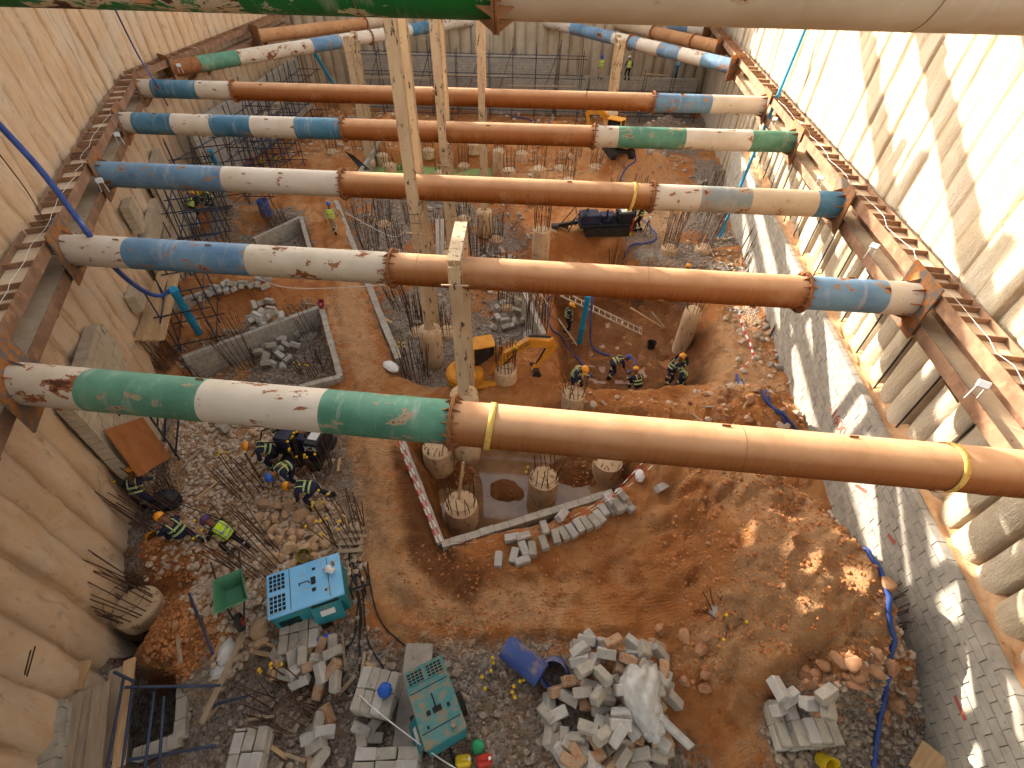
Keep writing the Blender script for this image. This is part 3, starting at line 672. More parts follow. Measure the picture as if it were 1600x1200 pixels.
block_wall('block_wall','lower far block wall to the right with a worker standing on it',(3.0,45.6),(14.6,45.6),-6.3,-3.2,.25,'blockwall',seed=23)
def walls_px(lab,pts,z0,z1,seed,name='block_wall',t=.2):
    P_=[Z(x,y,z1) for x,y in pts]
    for i in range(len(P_)-1):
        block_wall(name,lab[i],P_[i],P_[i+1],z0,z1,t,'blockwall',seed=seed+i)
walls_px(['long low block wall edging the flooded excavation, under the red and white tape','low block wall edging the near side of the flooded excavation'],[(625,680),(690,850),(958,768)],-7.5,-5.82,40)
walls_px(['upper block wall along the haul track beside the rebar piles','stretch of block wall between the second strut and the white bag'],[(524,310),(598,500),(622,556)],-6.9,-5.75,44,t=.25)
walls_px(['far block edging right of the sand behind the fourth strut'],[(548,290),(625,172)],-6.9,-5.7,46)
walls_px(['back wall of the near left basin','right wall of the near left basin below the red bucket','near wall of the near left basin'],[(286,560),(502,480),(532,590),(468,606)],-6.9,-5.72,48)
walls_px(['sloping block wall below the dark blue scaffold, left of the rubble'],[(262,476),(402,430)],-6.8,-5.4,52)
walls_px(['back wall of the upper left basin','right wall of the upper left basin by the haul track'],[(395,372),(470,338),(484,388)],-6.8,-5.75,54)
walls_px(['block wall round the small shaft at the bottom left','near wall of the small shaft at the bottom left'],[(283,1072),(278,1152),(205,1180)],-7.3,-5.6,57)
walls_px(['low white edging wall deep in the far basin'],[(455,182),(580,180)],-6.3,-5.6,60)
walls_px(['short leaning grey wall panel at the pit behind the excavator boom'],[(820,455),(850,520)],-6.9,-5.2,61)
# red lettering on the right wall
def text_on(body,label_mat,pos,xdir,ydir,size,parent=None,name='painted_number'):
    cu=bpy.data.curves.new('t','FONT'); cu.body=body; cu.size=size; cu.extrude=.002; cu.align_x='CENTER'; cu.align_y='CENTER'
    o=bpy.data.objects.new('t',cu); COL.objects.link(o); dg=bpy.context.evaluated_depsgraph_get(); me=bpy.data.meshes.new_from_object(o.evaluated_get(dg)); bpy.data.objects.remove(o)
    me.materials.clear(); me.materials.append(label_mat); n=bpy.data.objects.new(name,me); COL.objects.link(n)
    x=Vector(xdir).normalized(); z=x.cross(Vector(ydir)).normalized(); y=z.cross(x); m_=Matrix((x,y,z)).transposed().to_4x4(); m_.translation=Vector(pos)
    if parent is not None: n.parent=parent; n.matrix_parent_inverse=Matrix.Identity(4)
    n.matrix_local=m_; return n
M['redp']=basic('red_paint','94463a','a86052',6,.8,0)
def RP_(px,py,o): return onP(px,py,lineR(0,o),lineR(10,o))
p=RP_(1308,657,bw-.012); o=text_on('-1600',M['redp'],p,-dR,(0,0,1),.5); tag(o,'red painted number reading -1600 on the shaded block wall above the long strut','painted mark')
o.location-=nR*.0
for k,(px,py,L_,lab) in enumerate([(1402,987,.35,'short faint red dash painted on the wall beside the fanned rebar'),(1500,1106,.4,'red horizontal dash painted at the foot of the sunlit block strip'),(1393,842,.3,'thin red stroke painted on the block wall below the long strut'),(1345,763,.5,'long thin red stroke painted on the block wall just under the long strut')]):
    p=RP_(px,py,bw-.008); b=MB(); q=Matrix((dR,nR,Vector((0,0,1)))).transposed(); b.box((0,0,0),(L_,.006,.09),q@eul(0,.3*(k-1),0)); o=b.build('painted_dash',M['redp'],loc=p); tag(o,lab,'painted mark',)
# ------------------------------------------------------------ water
def m_water(name,c,r=.06):
    t=NT(name); v=t.co('P'); col=t.mix(t.ramp(t.noise(v,.9,5,.6),.4,.65),rgb(c[0]),rgb(c[1])); t.bump(t.noise(v,2.5,3,.5),.05,.02); return t.fin(col,r,0,.5)
M['water']=m_water('muddy_water',('6b4f36','8a6b4c')); M['wgreen']=m_water('green_pond_water',('7f9a5c','8fa86c')); M['wred']=m_water('red_mud_water',('80502f','94653f'))
def pool(poly,z,mat):
    P_=[Z(x,y,z) for x,y in poly]; b=MB(); b.v=P_; b._f(tuple(range(len(P_)))); o=b.build('water',mat); o['kind']='structure'
pool([(650,690),(720,620),(860,620),(1010,660),(1010,740),(900,790),(700,846)],-7.2,M['water'])
pool([(575,246),(765,246),(780,292),(590,300)],-6.62,M['wgreen'])
pool([(868,440),(1060,440),(1090,520),(1040,600),(868,600)],-8.02,M['wred'])
# ------------------------------------------------------------ stones
M['rock']=basic('sandstone_rock','a8845f','c4a684',2.5,.9,.5,.02,'8c6a4a',.6,spec=.2)
M['rocko']=basic('soil_stained_rock','96694a','b38a68',2.5,.9,.5,.02,'8a5430',.6,spec=.2)
M['rockg']=basic('grey_rubble','8f867c','aba196',3,.9,.5,.02,'6b635b',.6,spec=.2)
def rock_mesh(name,seed,mat,sub=2):
    bm=bmesh.new(); bmesh.ops.create_icosphere(bm,subdivisions=sub,radius=.5); rr_=random.Random(seed)
    pl=[(Vector((rr_.gauss(0,1),rr_.gauss(0,1),rr_.gauss(0,1))).normalized(),rr_.uniform(.26,.42)) for _ in range(9)]
    s_=(rr_.uniform(.85,1.2),rr_.uniform(.65,.95),rr_.uniform(.5,.8))
    for v in bm.verts:
        for n_,d_ in pl:
            k=v.co.dot(n_)-d_
            if k>0: v.co-=n_*k*.93
        v.co=Vector((v.co.x*s_[0],v.co.y*s_[1],v.co.z*s_[2]))*(1+rr_.uniform(-.03,.03))
    me=bpy.data.meshes.new(name); bm.to_mesh(me); bm.free(); me.materials.append(mat); me.set_sharp_from_angle(angle=rad(24)); me.polygons.foreach_set('use_smooth',[True]*len(me.polygons)); return me
RM={k:[rock_mesh('rock',i*7+j,M[k]) for j in range(6)] for i,k in enumerate(('rock','rocko','rockg'))}
def inpoly(p,poly):
    x,y=p; c=False; n=len(poly)
    for i in range(n):
        x0,y0=poly[i]; x1,y1=poly[(i+1)%n]
        if (y0>y)!=(y1>y) and x<(x1-x0)*(y-y0)/(y1-y0)+x0: c=not c
    return c
def pxscatter(poly,n,rr_,mind):
    xs_=[p[0] for p in poly]; ys_=[p[1] for p in poly]; out=[]; k=0
    while len(out)<n and k<n*60:
        k+=1; p=(rr_.uniform(min(xs_),max(xs_)),rr_.uniform(min(ys_),max(ys_)))
        if not inpoly(p,poly): continue
        if any((p[0]-o[0])**2+((p[1]-o[1])*1.2)**2<mind*mind for o in out): continue
        out.append(p)
    return out
def rocks(poly,n,s0,s1,key,label,seed,mind=9):
    rr_=random.Random(seed); g='loose '+label.split(' ',1)[0]+' rocks: '+label[-28:].strip()
    for px,py in pxscatter(poly,n,rr_,mind):
        p=G(px,py); s=s0+(s1-s0)*rr_.random()**2
        o=bpy.data.objects.new('rock',rr_.choice(RM[key])); COL.objects.link(o); o.location=p+Vector((0,0,s*.16)); o.scale=(s,s,s); o.rotation_euler=(rr_.uniform(-.4,.4),rr_.uniform(-.4,.4),rr_.uniform(0,6.3)); tag(o,label,'rock',label)
rocks([(405,790),(500,790),(510,860),(470,890),(410,870)],30,.3,.6,'rock','tan angular rock in the rubble below the bending workers',1,12)
rocks([(330,650),(420,650),(480,740),(400,760),(330,700)],22,.2,.45,'rock','pale broken rock between the rusty plate and the workers',2,11)
rocks([(1290,740),(1330,720),(1400,930),(1370,960),(1340,860)],26,.15,.42,'rocko','brown rock along the blue hose at the foot of the spoil heap',3,8)
rocks([(1240,1060),(1330,1020),(1420,1020),(1440,1080),(1390,1130),(1300,1130),(1220,1110)],38,.18,.5,'rocko','soil-stained rock at the near toe of the spoil heap',4,10)
rocks([(1060,620),(1230,600),(1260,680),(1100,690)],26,.2,.5,'rocko','pale boulder on the soil bank right of the red pit',5,11)
rocks([(1020,960),(1120,1000),(1110,1100),(1060,1090)],7,.3,.5,'rocko','lone brown boulder between the block heap and the spoil heap',6,18)
rocks([(1060,380),(1130,370),(1170,420),(1080,450)],18,.2,.55,'rock','pale stone heaped below the third strut by the rebar clumps',7,9)
rocks([(1120,340),(1150,330),(1170,430),(1140,440)],16,.2,.45,'rockg','grey stone lying along the foot of the right block wall',8,7)
rocks([(1180,490),(1215,490),(1240,560),(1200,600)],10,.25,.5,'rockg','grey stone right of the red and white tape',9,8)
rocks([(1000,225),(1080,230),(1100,290),(1040,280)],14,.25,.7,'rockg','grey stone on the far heap right of the small excavator',10,6)
rocks([(820,370),(1010,310),(1000,330),(840,400)],8,.2,.4,'rock','small stone near the black drilling rig',11,12)
rocks([(225,900),(330,900),(350,1040),(215,1040)],16,.12,.3,'rocko','brown stone on the dark brown soil heap at the left wall foot',21,14)
rocks([(340,1080),(420,1040),(600,1180),(420,1190)],6,.12,.3,'rockg','small grey stone on the dirt between the block pallets',12,20)
rocks([(400,975),(440,975),(440,1020),(405,1015)],2,.4,.6,'rock','large pale boulder beside the block pallet and cyan generator',13,22)
rocks([(1000,820),(1120,760),(1200,900),(1100,960)],12,.1,.28,'rocko','small stone on the flat soil in the middle right',14,20)
rocks([(700,225),(900,225),(900,300),(760,300)],16,.25,.75,'rock','broken pale rock on the far floor between the third and fourth struts',22,9)
rocks([(430,215),(560,205),(540,235),(440,245)],8,.2,.6,'rockg','grey broken rock left of the far haul-track wall',23,8)
rocks([(850,275),(1010,225),(1080,320),(930,330)],10,.2,.5,'rocko','brown rock on the far soil above the drilling rig',24,10)
rocks([(760,340),(830,320),(830,400),(790,420)],16,.2,.5,'rockg','grey rubble stone beside the tall casing under the second strut',15,7)
# merged gravel and clods (uncountable)
def scatter_stuff(name,label,cat,polys,mat,smin,smax,seed):
    rr=np.random.RandomState(seed); ico=bmesh.new(); bmesh.ops.create_icosphere(ico,subdivisions=1,radius=.5); V=np.array([v.co[:] for v in ico.verts]); Fc=np.array([[v.index for v in f.verts] for f in ico.faces]); ico.free()
    pts=[]
    for poly,n,z in polys:
        pw=np.array([tuple(Z(x,y,z))[:2] for x,y in poly]); lo=pw.min(0);hi=pw.max(0); c=0; k=0
        while c<n and k<40:
            k+=1; q=lo+(hi-lo)*rr.rand(n*2,2); s=sdpoly(q[:,0],q[:,1],pw)+fbm(q[:,0],q[:,1],3,seed)*.8; q=q[s<0][:n-c]; c+=len(q); pts.append(q)
    pts=np.concatenate(pts); n=len(pts); sz=smin+(smax-smin)*rr.rand(n)**3; zz=np.array([ground_z(x,y) for x,y in pts])
    A_=rr.rand(n)*6.28; c,s=np.cos(A_),np.sin(A_); sh=1+(rr.rand(n,len(V),3)-.5)*.5; v=V[None]*sh*np.stack([np.ones(n),.6+.4*rr.rand(n),.45+.4*rr.rand(n)],-1)[:,None]*sz[:,None,None]
    X=v[...,0]*c[:,None]-v[...,1]*s[:,None]+pts[:,0:1]; Y=v[...,0]*s[:,None]+v[...,1]*c[:,None]+pts[:,1:2]; Zz=v[...,2]+zz[:,None]+sz[:,None]*.12
    P_=np.stack([X,Y,Zz],-1).reshape(-1,3); FF=(Fc[None]+(np.arange(n)*len(V))[:,None,None]).reshape(-1,3)
    me=bpy.data.meshes.new(name); me.from_pydata(P_.tolist(),[],FF.tolist()); me.materials.append(mat)
    o=bpy.data.objects.new(name,me); COL.objects.link(o); tag(o,label,cat,kind='stuff')
M['gravel']=basic('gravel_stone','74675a','a59683',7,.9,.2,.004,'c0b29e',.6,kind='P'); M['clod']=basic('soil_clod','9c6238','b9804f',5,.95,.3,.006,'8a4f2a',.6,kind='P'); M['palest']=basic('pale_rubble','a5917c','cbb69e',6,.92,.3,.006,'86705a',.6,kind='P')
scatter_stuff('gravel','grey gravel and crushed concrete covering the left and middle floor','gravel',[([(560,870),(600,1010),(860,1000),(860,1260),(300,1260),(300,1080)],1700,-5.9),([(528,312),(590,440),(640,590),(700,600),(820,540),(838,395),(790,330),(620,300)],5200,-6.7),
  ([(290,565),(500,490),(530,590),(430,650),(300,650)],2200,-6.7),([(262,380),(470,338),(488,388),(400,430)],900,-6.6),([(1200,1110),(1420,1090),(1600,1260),(1200,1260)],1300,-5.9),([(1010,330),(1130,330),(1190,430),(1090,450)],1400,-6),([(720,250),(900,250),(860,340),(740,330)],900,-6)],M['gravel'],.03,.2,3)
scatter_stuff('soil_clods','orange soil clods strewn over the heaps and the track edges','soil',[([(1060,740),(1280,740),(1390,960),(1400,1080),(1180,1080),(1080,1040)],3600,-5),([(880,600),(1250,600),(1260,700),(900,690)],1600,-5.5),([(620,850),(960,800),(1060,900),(700,1000)],900,-5.9),([(690,700),(780,720),(760,800),(700,830)],700,-7.2),([(900,700),(1000,690),(960,770),(860,790)],600,-7.2),([(760,560),(870,540),(890,600),(760,620)],700,-6),([(940,240),(1060,230),(1080,300),(960,310)],900,-5),([(300,440),(470,430),(500,480),(300,500)],900,-5.8),([(225,905),(330,920),(350,1010),(310,1060),(210,1050)],2600,-5.2),([(225,845),(340,860),(340,890),(235,895)],900,-5.5)],M['clod'],.02,.13,4)
scatter_stuff('rubble','pinkish crushed stone rubble spread round the left workers','rubble',[([(270,650),(430,650),(540,780),(570,900),(470,960),(360,960),(250,900),(290,800)],5200,-5.9),([(300,900),(420,960),(420,1000),(330,1080),(300,1060),(350,1000)],900,-5.6),([(1290,740),(1320,720),(1410,960),(1430,1100),(1250,1110),(1370,1000)],1300,-5.8)],M['palest'],.03,.22,5)
# ------------------------------------------------------------ loose blocks
def block_mesh(seed,mat,chip=.018):
    rr_=random.Random(seed); b=MB(); b.bbox((0,0,0),(.40,.2,.2),chip); 
    for v in b.v: v+=Vector((rr_.uniform(-.005,.005),rr_.uniform(-.005,.005),rr_.uniform(-.005,.005)))
    me=b.mesh('concrete_block'); me.materials.append(mat); return me
M['block2']=basic('pale_concrete_block','a39f98','b9b4ab',4,.9,.35,.008,'8b8680',.6,spec=.2); M['block3']=basic('soil_stained_block','9a8672','b08f6e',4,.9,.35,.008,'a5673a',.52,spec=.2)
BMs=[block_mesh(i,M[k],.012+.006*(i%3)) for i,k in enumerate(['block','block2','block','block2','block','block3'])]
nb=[0]
def blk(p,rot,label,group,mi=None,sc_=1):
    o=bpy.data.objects.new('concrete_block',BMs[R.randrange(5) if mi is None else mi]); COL.objects.link(o); o.location=p; o.rotation_euler=rot; o.scale=(sc_,)*3; nb[0]+=1
    return tag(o,label,'concrete block',group)
def heap(poly,n,H_,label,seed,cen,rx,dirty=.1,mind=11,sc_=1,lift=0):
    rr_=random.Random(seed); c=G(*cen)
    for px,py in pxscatter(poly,n,rr_,mind):
        p=G(px,py); r=((p.x-c.x)**2+(p.y-c.y)**2)**.5/rx; top=H_*max(0,1-r*r)+lift; z=rr_.uniform(max(0,top-.22),top)
        blk(p+Vector((0,0,.1+z)),(rr_.uniform(-.7,.7),rr_.uniform(-.6,.6),rr_.uniform(0,6.3)),label,label,5 if rr_.random()<dirty else None,sc_)
HP=[(885,1005),(925,1005),(1030,1010),(1050,1080),(1050,1165),(1000,1210),(890,1210),(860,1170),(850,1110),(880,1070),(910,1050)]
heap(HP,80,.58,'grey concrete block tumbled in the big heap at the bottom middle',31,(960,1100),1.9,.28,13)
heap([(900,1010),(1000,1015),(1030,1060),(1030,1150),(930,1180),(890,1120)],26,.78,'grey concrete block tumbled in the big heap at the bottom middle',32,(960,1100),1.9,.1,17,lift=.12)
heap([(395,505),(455,500),(470,530),(460,570),(420,585),(400,560)],34,.45,'grey block in the loose heap inside the near left basin',33,(430,540),1.6,0,8)
heap([(405,480),(430,475),(425,500),(385,505)],9,.2,'grey block scattered by the back wall of the near left basin',34,(410,490),1,0,8)
heap([(300,470),(350,445),(440,435),(435,448),(330,470),(310,490)],16,.1,'pale block in the loose line above the near left basin',35,(370,455),2,0,9)
heap([(340,645),(390,640),(395,680),(350,690)],5,.2,'dark grey block lying under the nearest strut',36,(365,660),1,0,20,1.25)
heap([(455,1010),(530,1010),(545,1080),(470,1095),(435,1050)],20,.45,'tan grey block spilled below the block pallet by the generator',37,(490,1040),1.2,.2,15)
heap([(485,1120),(520,1115),(525,1190),(485,1190)],6,.1,'grey block strewn beside the rusty rebar clump at the bottom',38,(500,1150),1,.2,19)
heap([(560,1135),(600,1125),(605,1165),(565,1170)],4,.15,'grey block between the two rear pallets at the bottom',39,(585,1150),1,0,18)
heap([(780,470),(830,480),(820,520),(770,515)],14,.25,'grey block in the rubble left of the excavator boom',40,(800,500),1.2,0,8)
# the row along the tape, by hand
row=[(779,878,1.5),(800,845,.2),(817,842,.3),(803,872,1.4),(818,862,1.9),(831,863,1.6),(816,880,.4),(849,852,1.9),(850,829,1.9),(868,843,1.8),(880,838,1.9),(892,834,2.),(903,825,2.1),(915,823,2.1),(927,819,2.2),(935,812,2.2),(942,801,1.9),(949,790,2.),(955,797,2.),(962,801,2.),(968,792,2.1),(975,788,2.1),(980,795,2.2),(968,783,2.1)]
for k,(px,py,a) in enumerate(row):
    p=G(px,py); blk(p+Vector((0,0,.1+(.2 if k in (19,23,17) else 0))),(R.uniform(-.08,.08),R.uniform(-.08,.08),a+R.uniform(-.1,.1)),'grey block in the loose row beside the red and white tape','blocks in a row along the tape')
p=G(1031,767); blk(p+Vector((0,0,.1)),(.3,.2,.6),'single grey block alone on the soil right of the tape row',None)
p=G(877,810); blk(p+Vector((0,0,.15)),(.5,.2,1.),'single dark block fallen behind the low wall of the flooded pit',None)
def stack(px,py,nx_,ny_,nz_,rz,label,miss=0,jit=.015,seed=0,extra=0,pallet=True,z=None,lay='x'):
    rr_=random.Random(seed); c=G(px,py); c.z=min(ground_z(c.x+dx,c.y+dy) for dx in (-.4,0,.4) for dy in (-.3,0,.3))*.5+c.z*.5; h=.12 if pallet else 0
    q=rotz(rz)
    if pallet:
        t=thing('wooden_pallet','wooden pallet under the '+label.split(' ',1)[1][:60],'pallet',c,rz,'wooden pallets')
        for k in range(5): b=MB(); b.box((-nx_*.2+.06+k*(nx_*.4-.12)/4,0,.105),(.1,ny_*.2,.022)); b.build('board',M['woodg'],t)
        for k in (-1,0,1): b=MB(); b.box((0,k*(ny_*.1-.06),.047),(nx_*.4,.08,.09)); b.build('bearer',M['woodg'],t)
    for k in range(nz_):
        for i in range(nx_):
            for j in range(ny_):
                if k==nz_-1 and rr_.random()<miss: continue
                p=Vector(((i-(nx_-1)/2)*.405,(j-(ny_-1)/2)*.205,h+.1+k*.203))
                blk(c+q@(p+Vector((rr_.uniform(-jit,jit),rr_.uniform(-jit,jit),0))),(0,0,rz+rr_.uniform(-.03,.03)),label,label,sc_=.995)
stack(477,1000,2,4,2,rad(105),'tan-grey block stacked on the tilted pallet below the cyan generator',0,seed=1)
stack(596,1093,2,4,3,rad(82),'grey block stacked on the pallet with the blue bag',.2,seed=2)
stack(398,1183,2,3,2,rad(95),'grey block stacked on the pallet in the bottom left corner area',.1,seed=3)
stack(610,1196,3,2,2,rad(3),'grey block on the pallet cut by the bottom edge',.3,seed=4)
stack(1232,1135,2,4,3,rad(92),'grey block in the neat stack at the foot of the spoil heap',.35,seed=5,pallet=False)
stack(290,345,3,4,3,rad(25),'pale block on the stack beside the kneeling workers',.1,seed=6)
# ------------------------------------------------------------ rebar piles
def bar_mesh(L,seed,r=.016,bend=.0):
    rr_=random.Random(seed); b=MB(); pts=[]; n=5; dx,dy=rr_.uniform(-1,1)*bend,rr_.uniform(-1,1)*bend
    for i in range(n): t=i/(n-1); pts.append((dx*t*t*L,dy*t*t*L,t*L))
    b.path(pts,r,5); me=b.mesh('rebar'); me.materials.append(M['rebar']); return me
BARS=[bar_mesh(1.0,i,.013,.02+.07*(i%4)) for i in range(10)]
cb=MB(); cb.ball((0,0,-.01),.042,8,(1,1,.75)); CAPM=cb.mesh('cap'); CAPM.materials.append(M['cap'])
def pile(label,px,py,h=0,r=.42,n=16,L=1.6,lean=(0,0),spread=.1,caps=0,seed=0,bent=0,top=None,group='bored piles with projecting rebar',rubble=True,z=None):
    rr_=random.Random(seed*13+int(px)); c=G(px,py) if z is None else Z(px,py,z)
    t=thing('pile_head',label,'pile head',c,rr_.uniform(0,6),group)
    b=MB(); hh=h if h>0 else -.14; prof=[(r,-.3)]+[(r*(1+rr_.uniform(-.025,.025)),-.3+(hh+.3)*i/6) for i in range(1,6)]+[(r*.97,hh-.03),(r*.8,hh+rr_.uniform(-.02,.05)),(r*.4,hh+.05),(0,hh+.03)]
    b.lathe((0,0,0),prof,20); b.build('shaft',M['conc'] if h>0 else M['rockg'],t,smooth=True,auto=50)
    for k in range(n):
        a=2*math.pi*k/n+rr_.uniform(-.12,.12); rr2=r*.82; Lb=L*rr_.uniform(.78,1.08)
        o=bpy.data.objects.new('rebar',rr_.choice(BARS)); COL.objects.link(o); o.parent=t; o.location=(math.cos(a)*rr2,math.sin(a)*rr2,hh-.05)
        s=spread*rr_.uniform(.3,1.5); lx=lean[0]+math.cos(a)*s+rr_.gauss(0,.04+bent*.25); ly=lean[1]+math.sin(a)*s+rr_.gauss(0,.04+bent*.25)
        inv=rotz(-t.rotation_euler.z)@Vector((lean[0],lean[1],0)); dv=Vector((inv.x+math.cos(a)*s+rr_.gauss(0,.03+bent*.25),inv.y+math.sin(a)*s+rr_.gauss(0,.03+bent*.25),1)).normalized()
        o.rotation_euler=dv.to_track_quat('Z','Y').to_euler(); o.scale=(1,1,Lb)
        if k<caps:
            cp=bpy.data.objects.new('safety_cap',CAPM); COL.objects.link(cp); cp.parent=o; cp.location=(0,0,1); cp.scale=(1,1,1/Lb)
            tipb=o.data.vertices; mx=max(v.co.z for v in tipb); tv=[v.co for v in tipb if v.co.z>.98]; av=sum(tv,Vector())/len(tv); cp.location=av
    if L>.7 and n>8:
        b=MB(); N=20
        for zz in (hh+L*.25,): b.path([(math.cos(2*math.pi*i/N)*r*.84,math.sin(2*math.pi*i/N)*r*.84,zz+.01*math.sin(i)) for i in range(N+1)],.008,4,False)
        b.build('tie_ring',M['rebar'],t)
    return t
pile('squat pale pile head in the flooded pit with leaning plank and broken concrete',723,815,1.0,.5,14,.95,caps=1,seed=1)
pile('pile in the flooded pit with bent mesh rebar and one yellow cap',846,778,1.1,.47,16,.8,caps=2,seed=2,bent=.6,spread=.0)
pile('pile just under the green end of the nearest strut with short rebar stubs',688,728,1.0,.5,18,.35,seed=3)
pile('smooth-topped pile at the back right of the flooded pit',944,745,.9,.48,8,.3,seed=4)
pile('pile behind the long brown strut with matted rusty bars',893,640,.8,.4,18,.6,seed=5,bent=.7)
pile('leaning exposed pile in the red pit with short bars',1062,548,2.2,.36,14,.5,seed=6)
pile('tall pale casing with rebar between the third and second strut',842,428,2.3,.4,16,1.8,seed=7,spread=.02)
pile('rebar clump with yellow caps at the left edge of the haul track',545,838,0,.5,22,1.5,(-.1,.1),.18,12,seed=8)
pile('dark rebar clump capped yellow under the green band of the nearest strut',497,735,0,.5,24,1.5,(-.05,.15),.15,16,seed=9)
pile('long black bars fanning left from the ground beside the cyan generator',412,880,0,.55,20,1.7,(-.5,.2),.15,3,seed=10)
pile('rusty bars crossing a round pile head near the lone yellow caps',395,770,0,.45,16,1.3,(-.5,.35),.1,4,seed=11)
pile('rebar clump at the bottom with burnt-black bars leaning left',468,1112,0,.5,22,1.2,(-.55,.1),.15,5,seed=12,bent=.3)
pile('rusty bars over the dark hole at the foot of the left wall',215,950,.15,.5,20,1.7,(-.75,.15),.05,1,seed=13,z=-5.8)
pile('dark bars hanging at the left wall beside two yellow helmets',262,812,0,.5,16,1.9,(-.6,.15),.05,3,seed=14)
pile('dark rebar stubs on end by the black tarpaulin near the left wall',255,775,0,.35,12,.9,(0,.1),.05,0,seed=15)
pile('ring of yellow-capped bars around a pile behind the blue drum',793,1062,.0,.45,18,.55,(0,0),.05,16,seed=16)
pile('stub bars with yellow caps at the bottom edge of the block heap',985,1205,0,.4,10,.6,(0,0),.2,6,seed=17)
pile('sunlit bars sticking sideways out of the spoil toe across the right block wall',1388,955,0,.45,26,1.9,(1.3,.3),.22,0,seed=18,z=-4.95)
pile('small clump of twisted bars with yellow caps half buried in the soil',1132,955,0,.25,9,.5,(-.3,.1),.5,3,seed=19,bent=1.)
pile('short straw-coloured bars poking above the nearest strut by the painted number',1298,672,0,.4,16,.75,(.6,.2),.1,0,seed=20)
pile('thick tied rebar bundle leaning right by the block wall under the second strut',1213,530,0,.35,26,1.9,(.35,.3),.1,0,seed=21)
pile('dark bar fan right of the second strut joint against the block wall',1168,418,0,.4,22,2.4,(.35,.2),.12,0,seed=22)
pile('rusty brown rebar clump on a pale pile below the third strut',1045,392,.2,.42,24,2.3,(.05,.1),.05,0,seed=23)
pile('rebar clump beside the blue standpipe foot',1098,392,.2,.42,22,2.2,(.15,.1),.1,0,seed=24)
pile('sparse pale bars in the soil bank behind the second strut',963,418,0,.42,18,1.2,(0,.1),.12,0,seed=25)
pile('upright dark rebar cage left of the casing post',655,520,.1,.42,20,2.,(0,0),.03,0,seed=26)
pile('rebar cage above the short king post base, capped yellow at its foot',652,590,0,.5,24,1.9,(-.03,.1),.08,6,seed=27,bent=.2)
pile('curled rebar nest at the lower left of the second strut flange',628,480,0,.42,18,1.6,(-.2,.1),.1,0,seed=28,bent=.3)
pile('dark cage right of the tallest king post with fine bars',745,398,0,.42,20,2.,(0,0),.03,0,seed=29)
pile('short dark cage on grey rubble right of the short post top',768,412,0,.4,16,1.4,(0,0),.06,0,seed=30)
pile('rebar cage left of the tallest post just under the third strut',645,350,0,.42,18,1.6,(0,0),.04,0,seed=31)
pile('dense bar clump beside the haul-track wall under the third strut',568,352,0,.5,20,1.5,(.05,.05),.25,0,seed=32,bent=.4)
pile('bar clump with a few yellow caps right of the haul-track wall',580,388,0,.5,20,1.5,(0,.05),.15,5,seed=33)
pile('fan of bars standing inside the upper left basin',447,372,0,.45,20,1.9,(-.25,.1),.12,0,seed=34)
pile('bars rising from the left side of the near left basin',382,568,0,.5,20,2.2,(-.25,.15),.1,0,seed=35)
pile('bent brown rebar clump at the right of the near left basin',488,580,0,.5,22,1.,(-.1,.1),.15,5,seed=36,bent=.5)
pile('straight brown rebar clump at the back of the near left basin',478,520,0,.45,16,1.3,(-.2,.1),.1,0,seed=37)
pile('black rebar bundle behind the near left basin edge beside the scaffold',300,600,0,.45,18,2.,(-.45,.15),.05,0,seed=38)
pile('black rebar mat under the plank platform',262,565,0,.5,22,1.6,(-.3,.1),.05,0,seed=39)
pile('tall rebar cage against the grey wall panel by the excavator boom',838,520,0,.5,22,2.3,(0,0),.03,0,seed=40)
pile('small rebar cage right of the excavator boom root',790,585,.2,.4,18,1.2,(0,0),.05,4,seed=41)
pile('grey cage behind the second strut between the two posts',790,480,.1,.42,18,1.5,(0,0),.04,0,seed=42)
for k,(px,py,h,L_) in enumerate([(600,352,.1,1.7),(620,398,.1,1.6),(600,430,0,1.3),(690,385,.1,1.8),(725,345,.2,1.7),(775,375,.1,1.5),(790,440,.1,1.4),(700,520,.1,1.3),(815,455,0,1.6),(668,500,0,1.2)]):
    pile('rebar clump among the grey rubble between the third and second struts',px,py,h,.42,18,L_,(R.uniform(-.1,.1),.1),.08,R.choice([0,0,3]),seed=200+k,group='rebar clumps in the sunken gravel area',bent=.15)
FP='distant pile heads with rebar among the far rubble'
for k,(px,py,h,L_) in enumerate([(600,262,.9,1.),(612,278,.9,.6),(840,300,1.4,1.3),(888,285,.2,1.5),(930,262,.1,1.2),(780,262,1.1,.8),(795,280,.6,1.2),(700,262,1.0,.6),(725,265,.3,1.4),(760,300,.6,.8),(875,265,.2,1.2),(1105,300,0,1.6),(1118,305,0,1.8),(640,215,.2,.8),(480,225,0,1.2),(840,215,.2,1.),(905,200,0,1.2),(560,165,0,1.4),(590,160,0,1.4),(480,160,0,1.4),(700,160,0,1.3),(760,165,0,1.3),(820,170,0,1.2),(930,150,0,1.2),(1010,160,0,1.2),(345,205,0,1.4),(380,215,0,1.2),(420,205,0,1.3),(450,205,.1,1.2),(520,240,.2,1.1),(500,215,0,1.3),(350,240,0,1.2),(560,235,0,1.2),(690,285,.7,1.),(815,250,.5,1.3),(1000,300,0,1.2),(960,300,0,1.1),(900,245,0,1.2),(670,240,.3,1.2),(740,235,.4,1.2)]):
    pile('distant pile head with rebar in the rubble behind the third strut' if py>195 else 'distant pile head in the shade behind the farthest straight strut',px,py,h,.42,10,L_,(0,0),.06,0,seed=60+k,group=FP if py>195 else FP+' at the back')
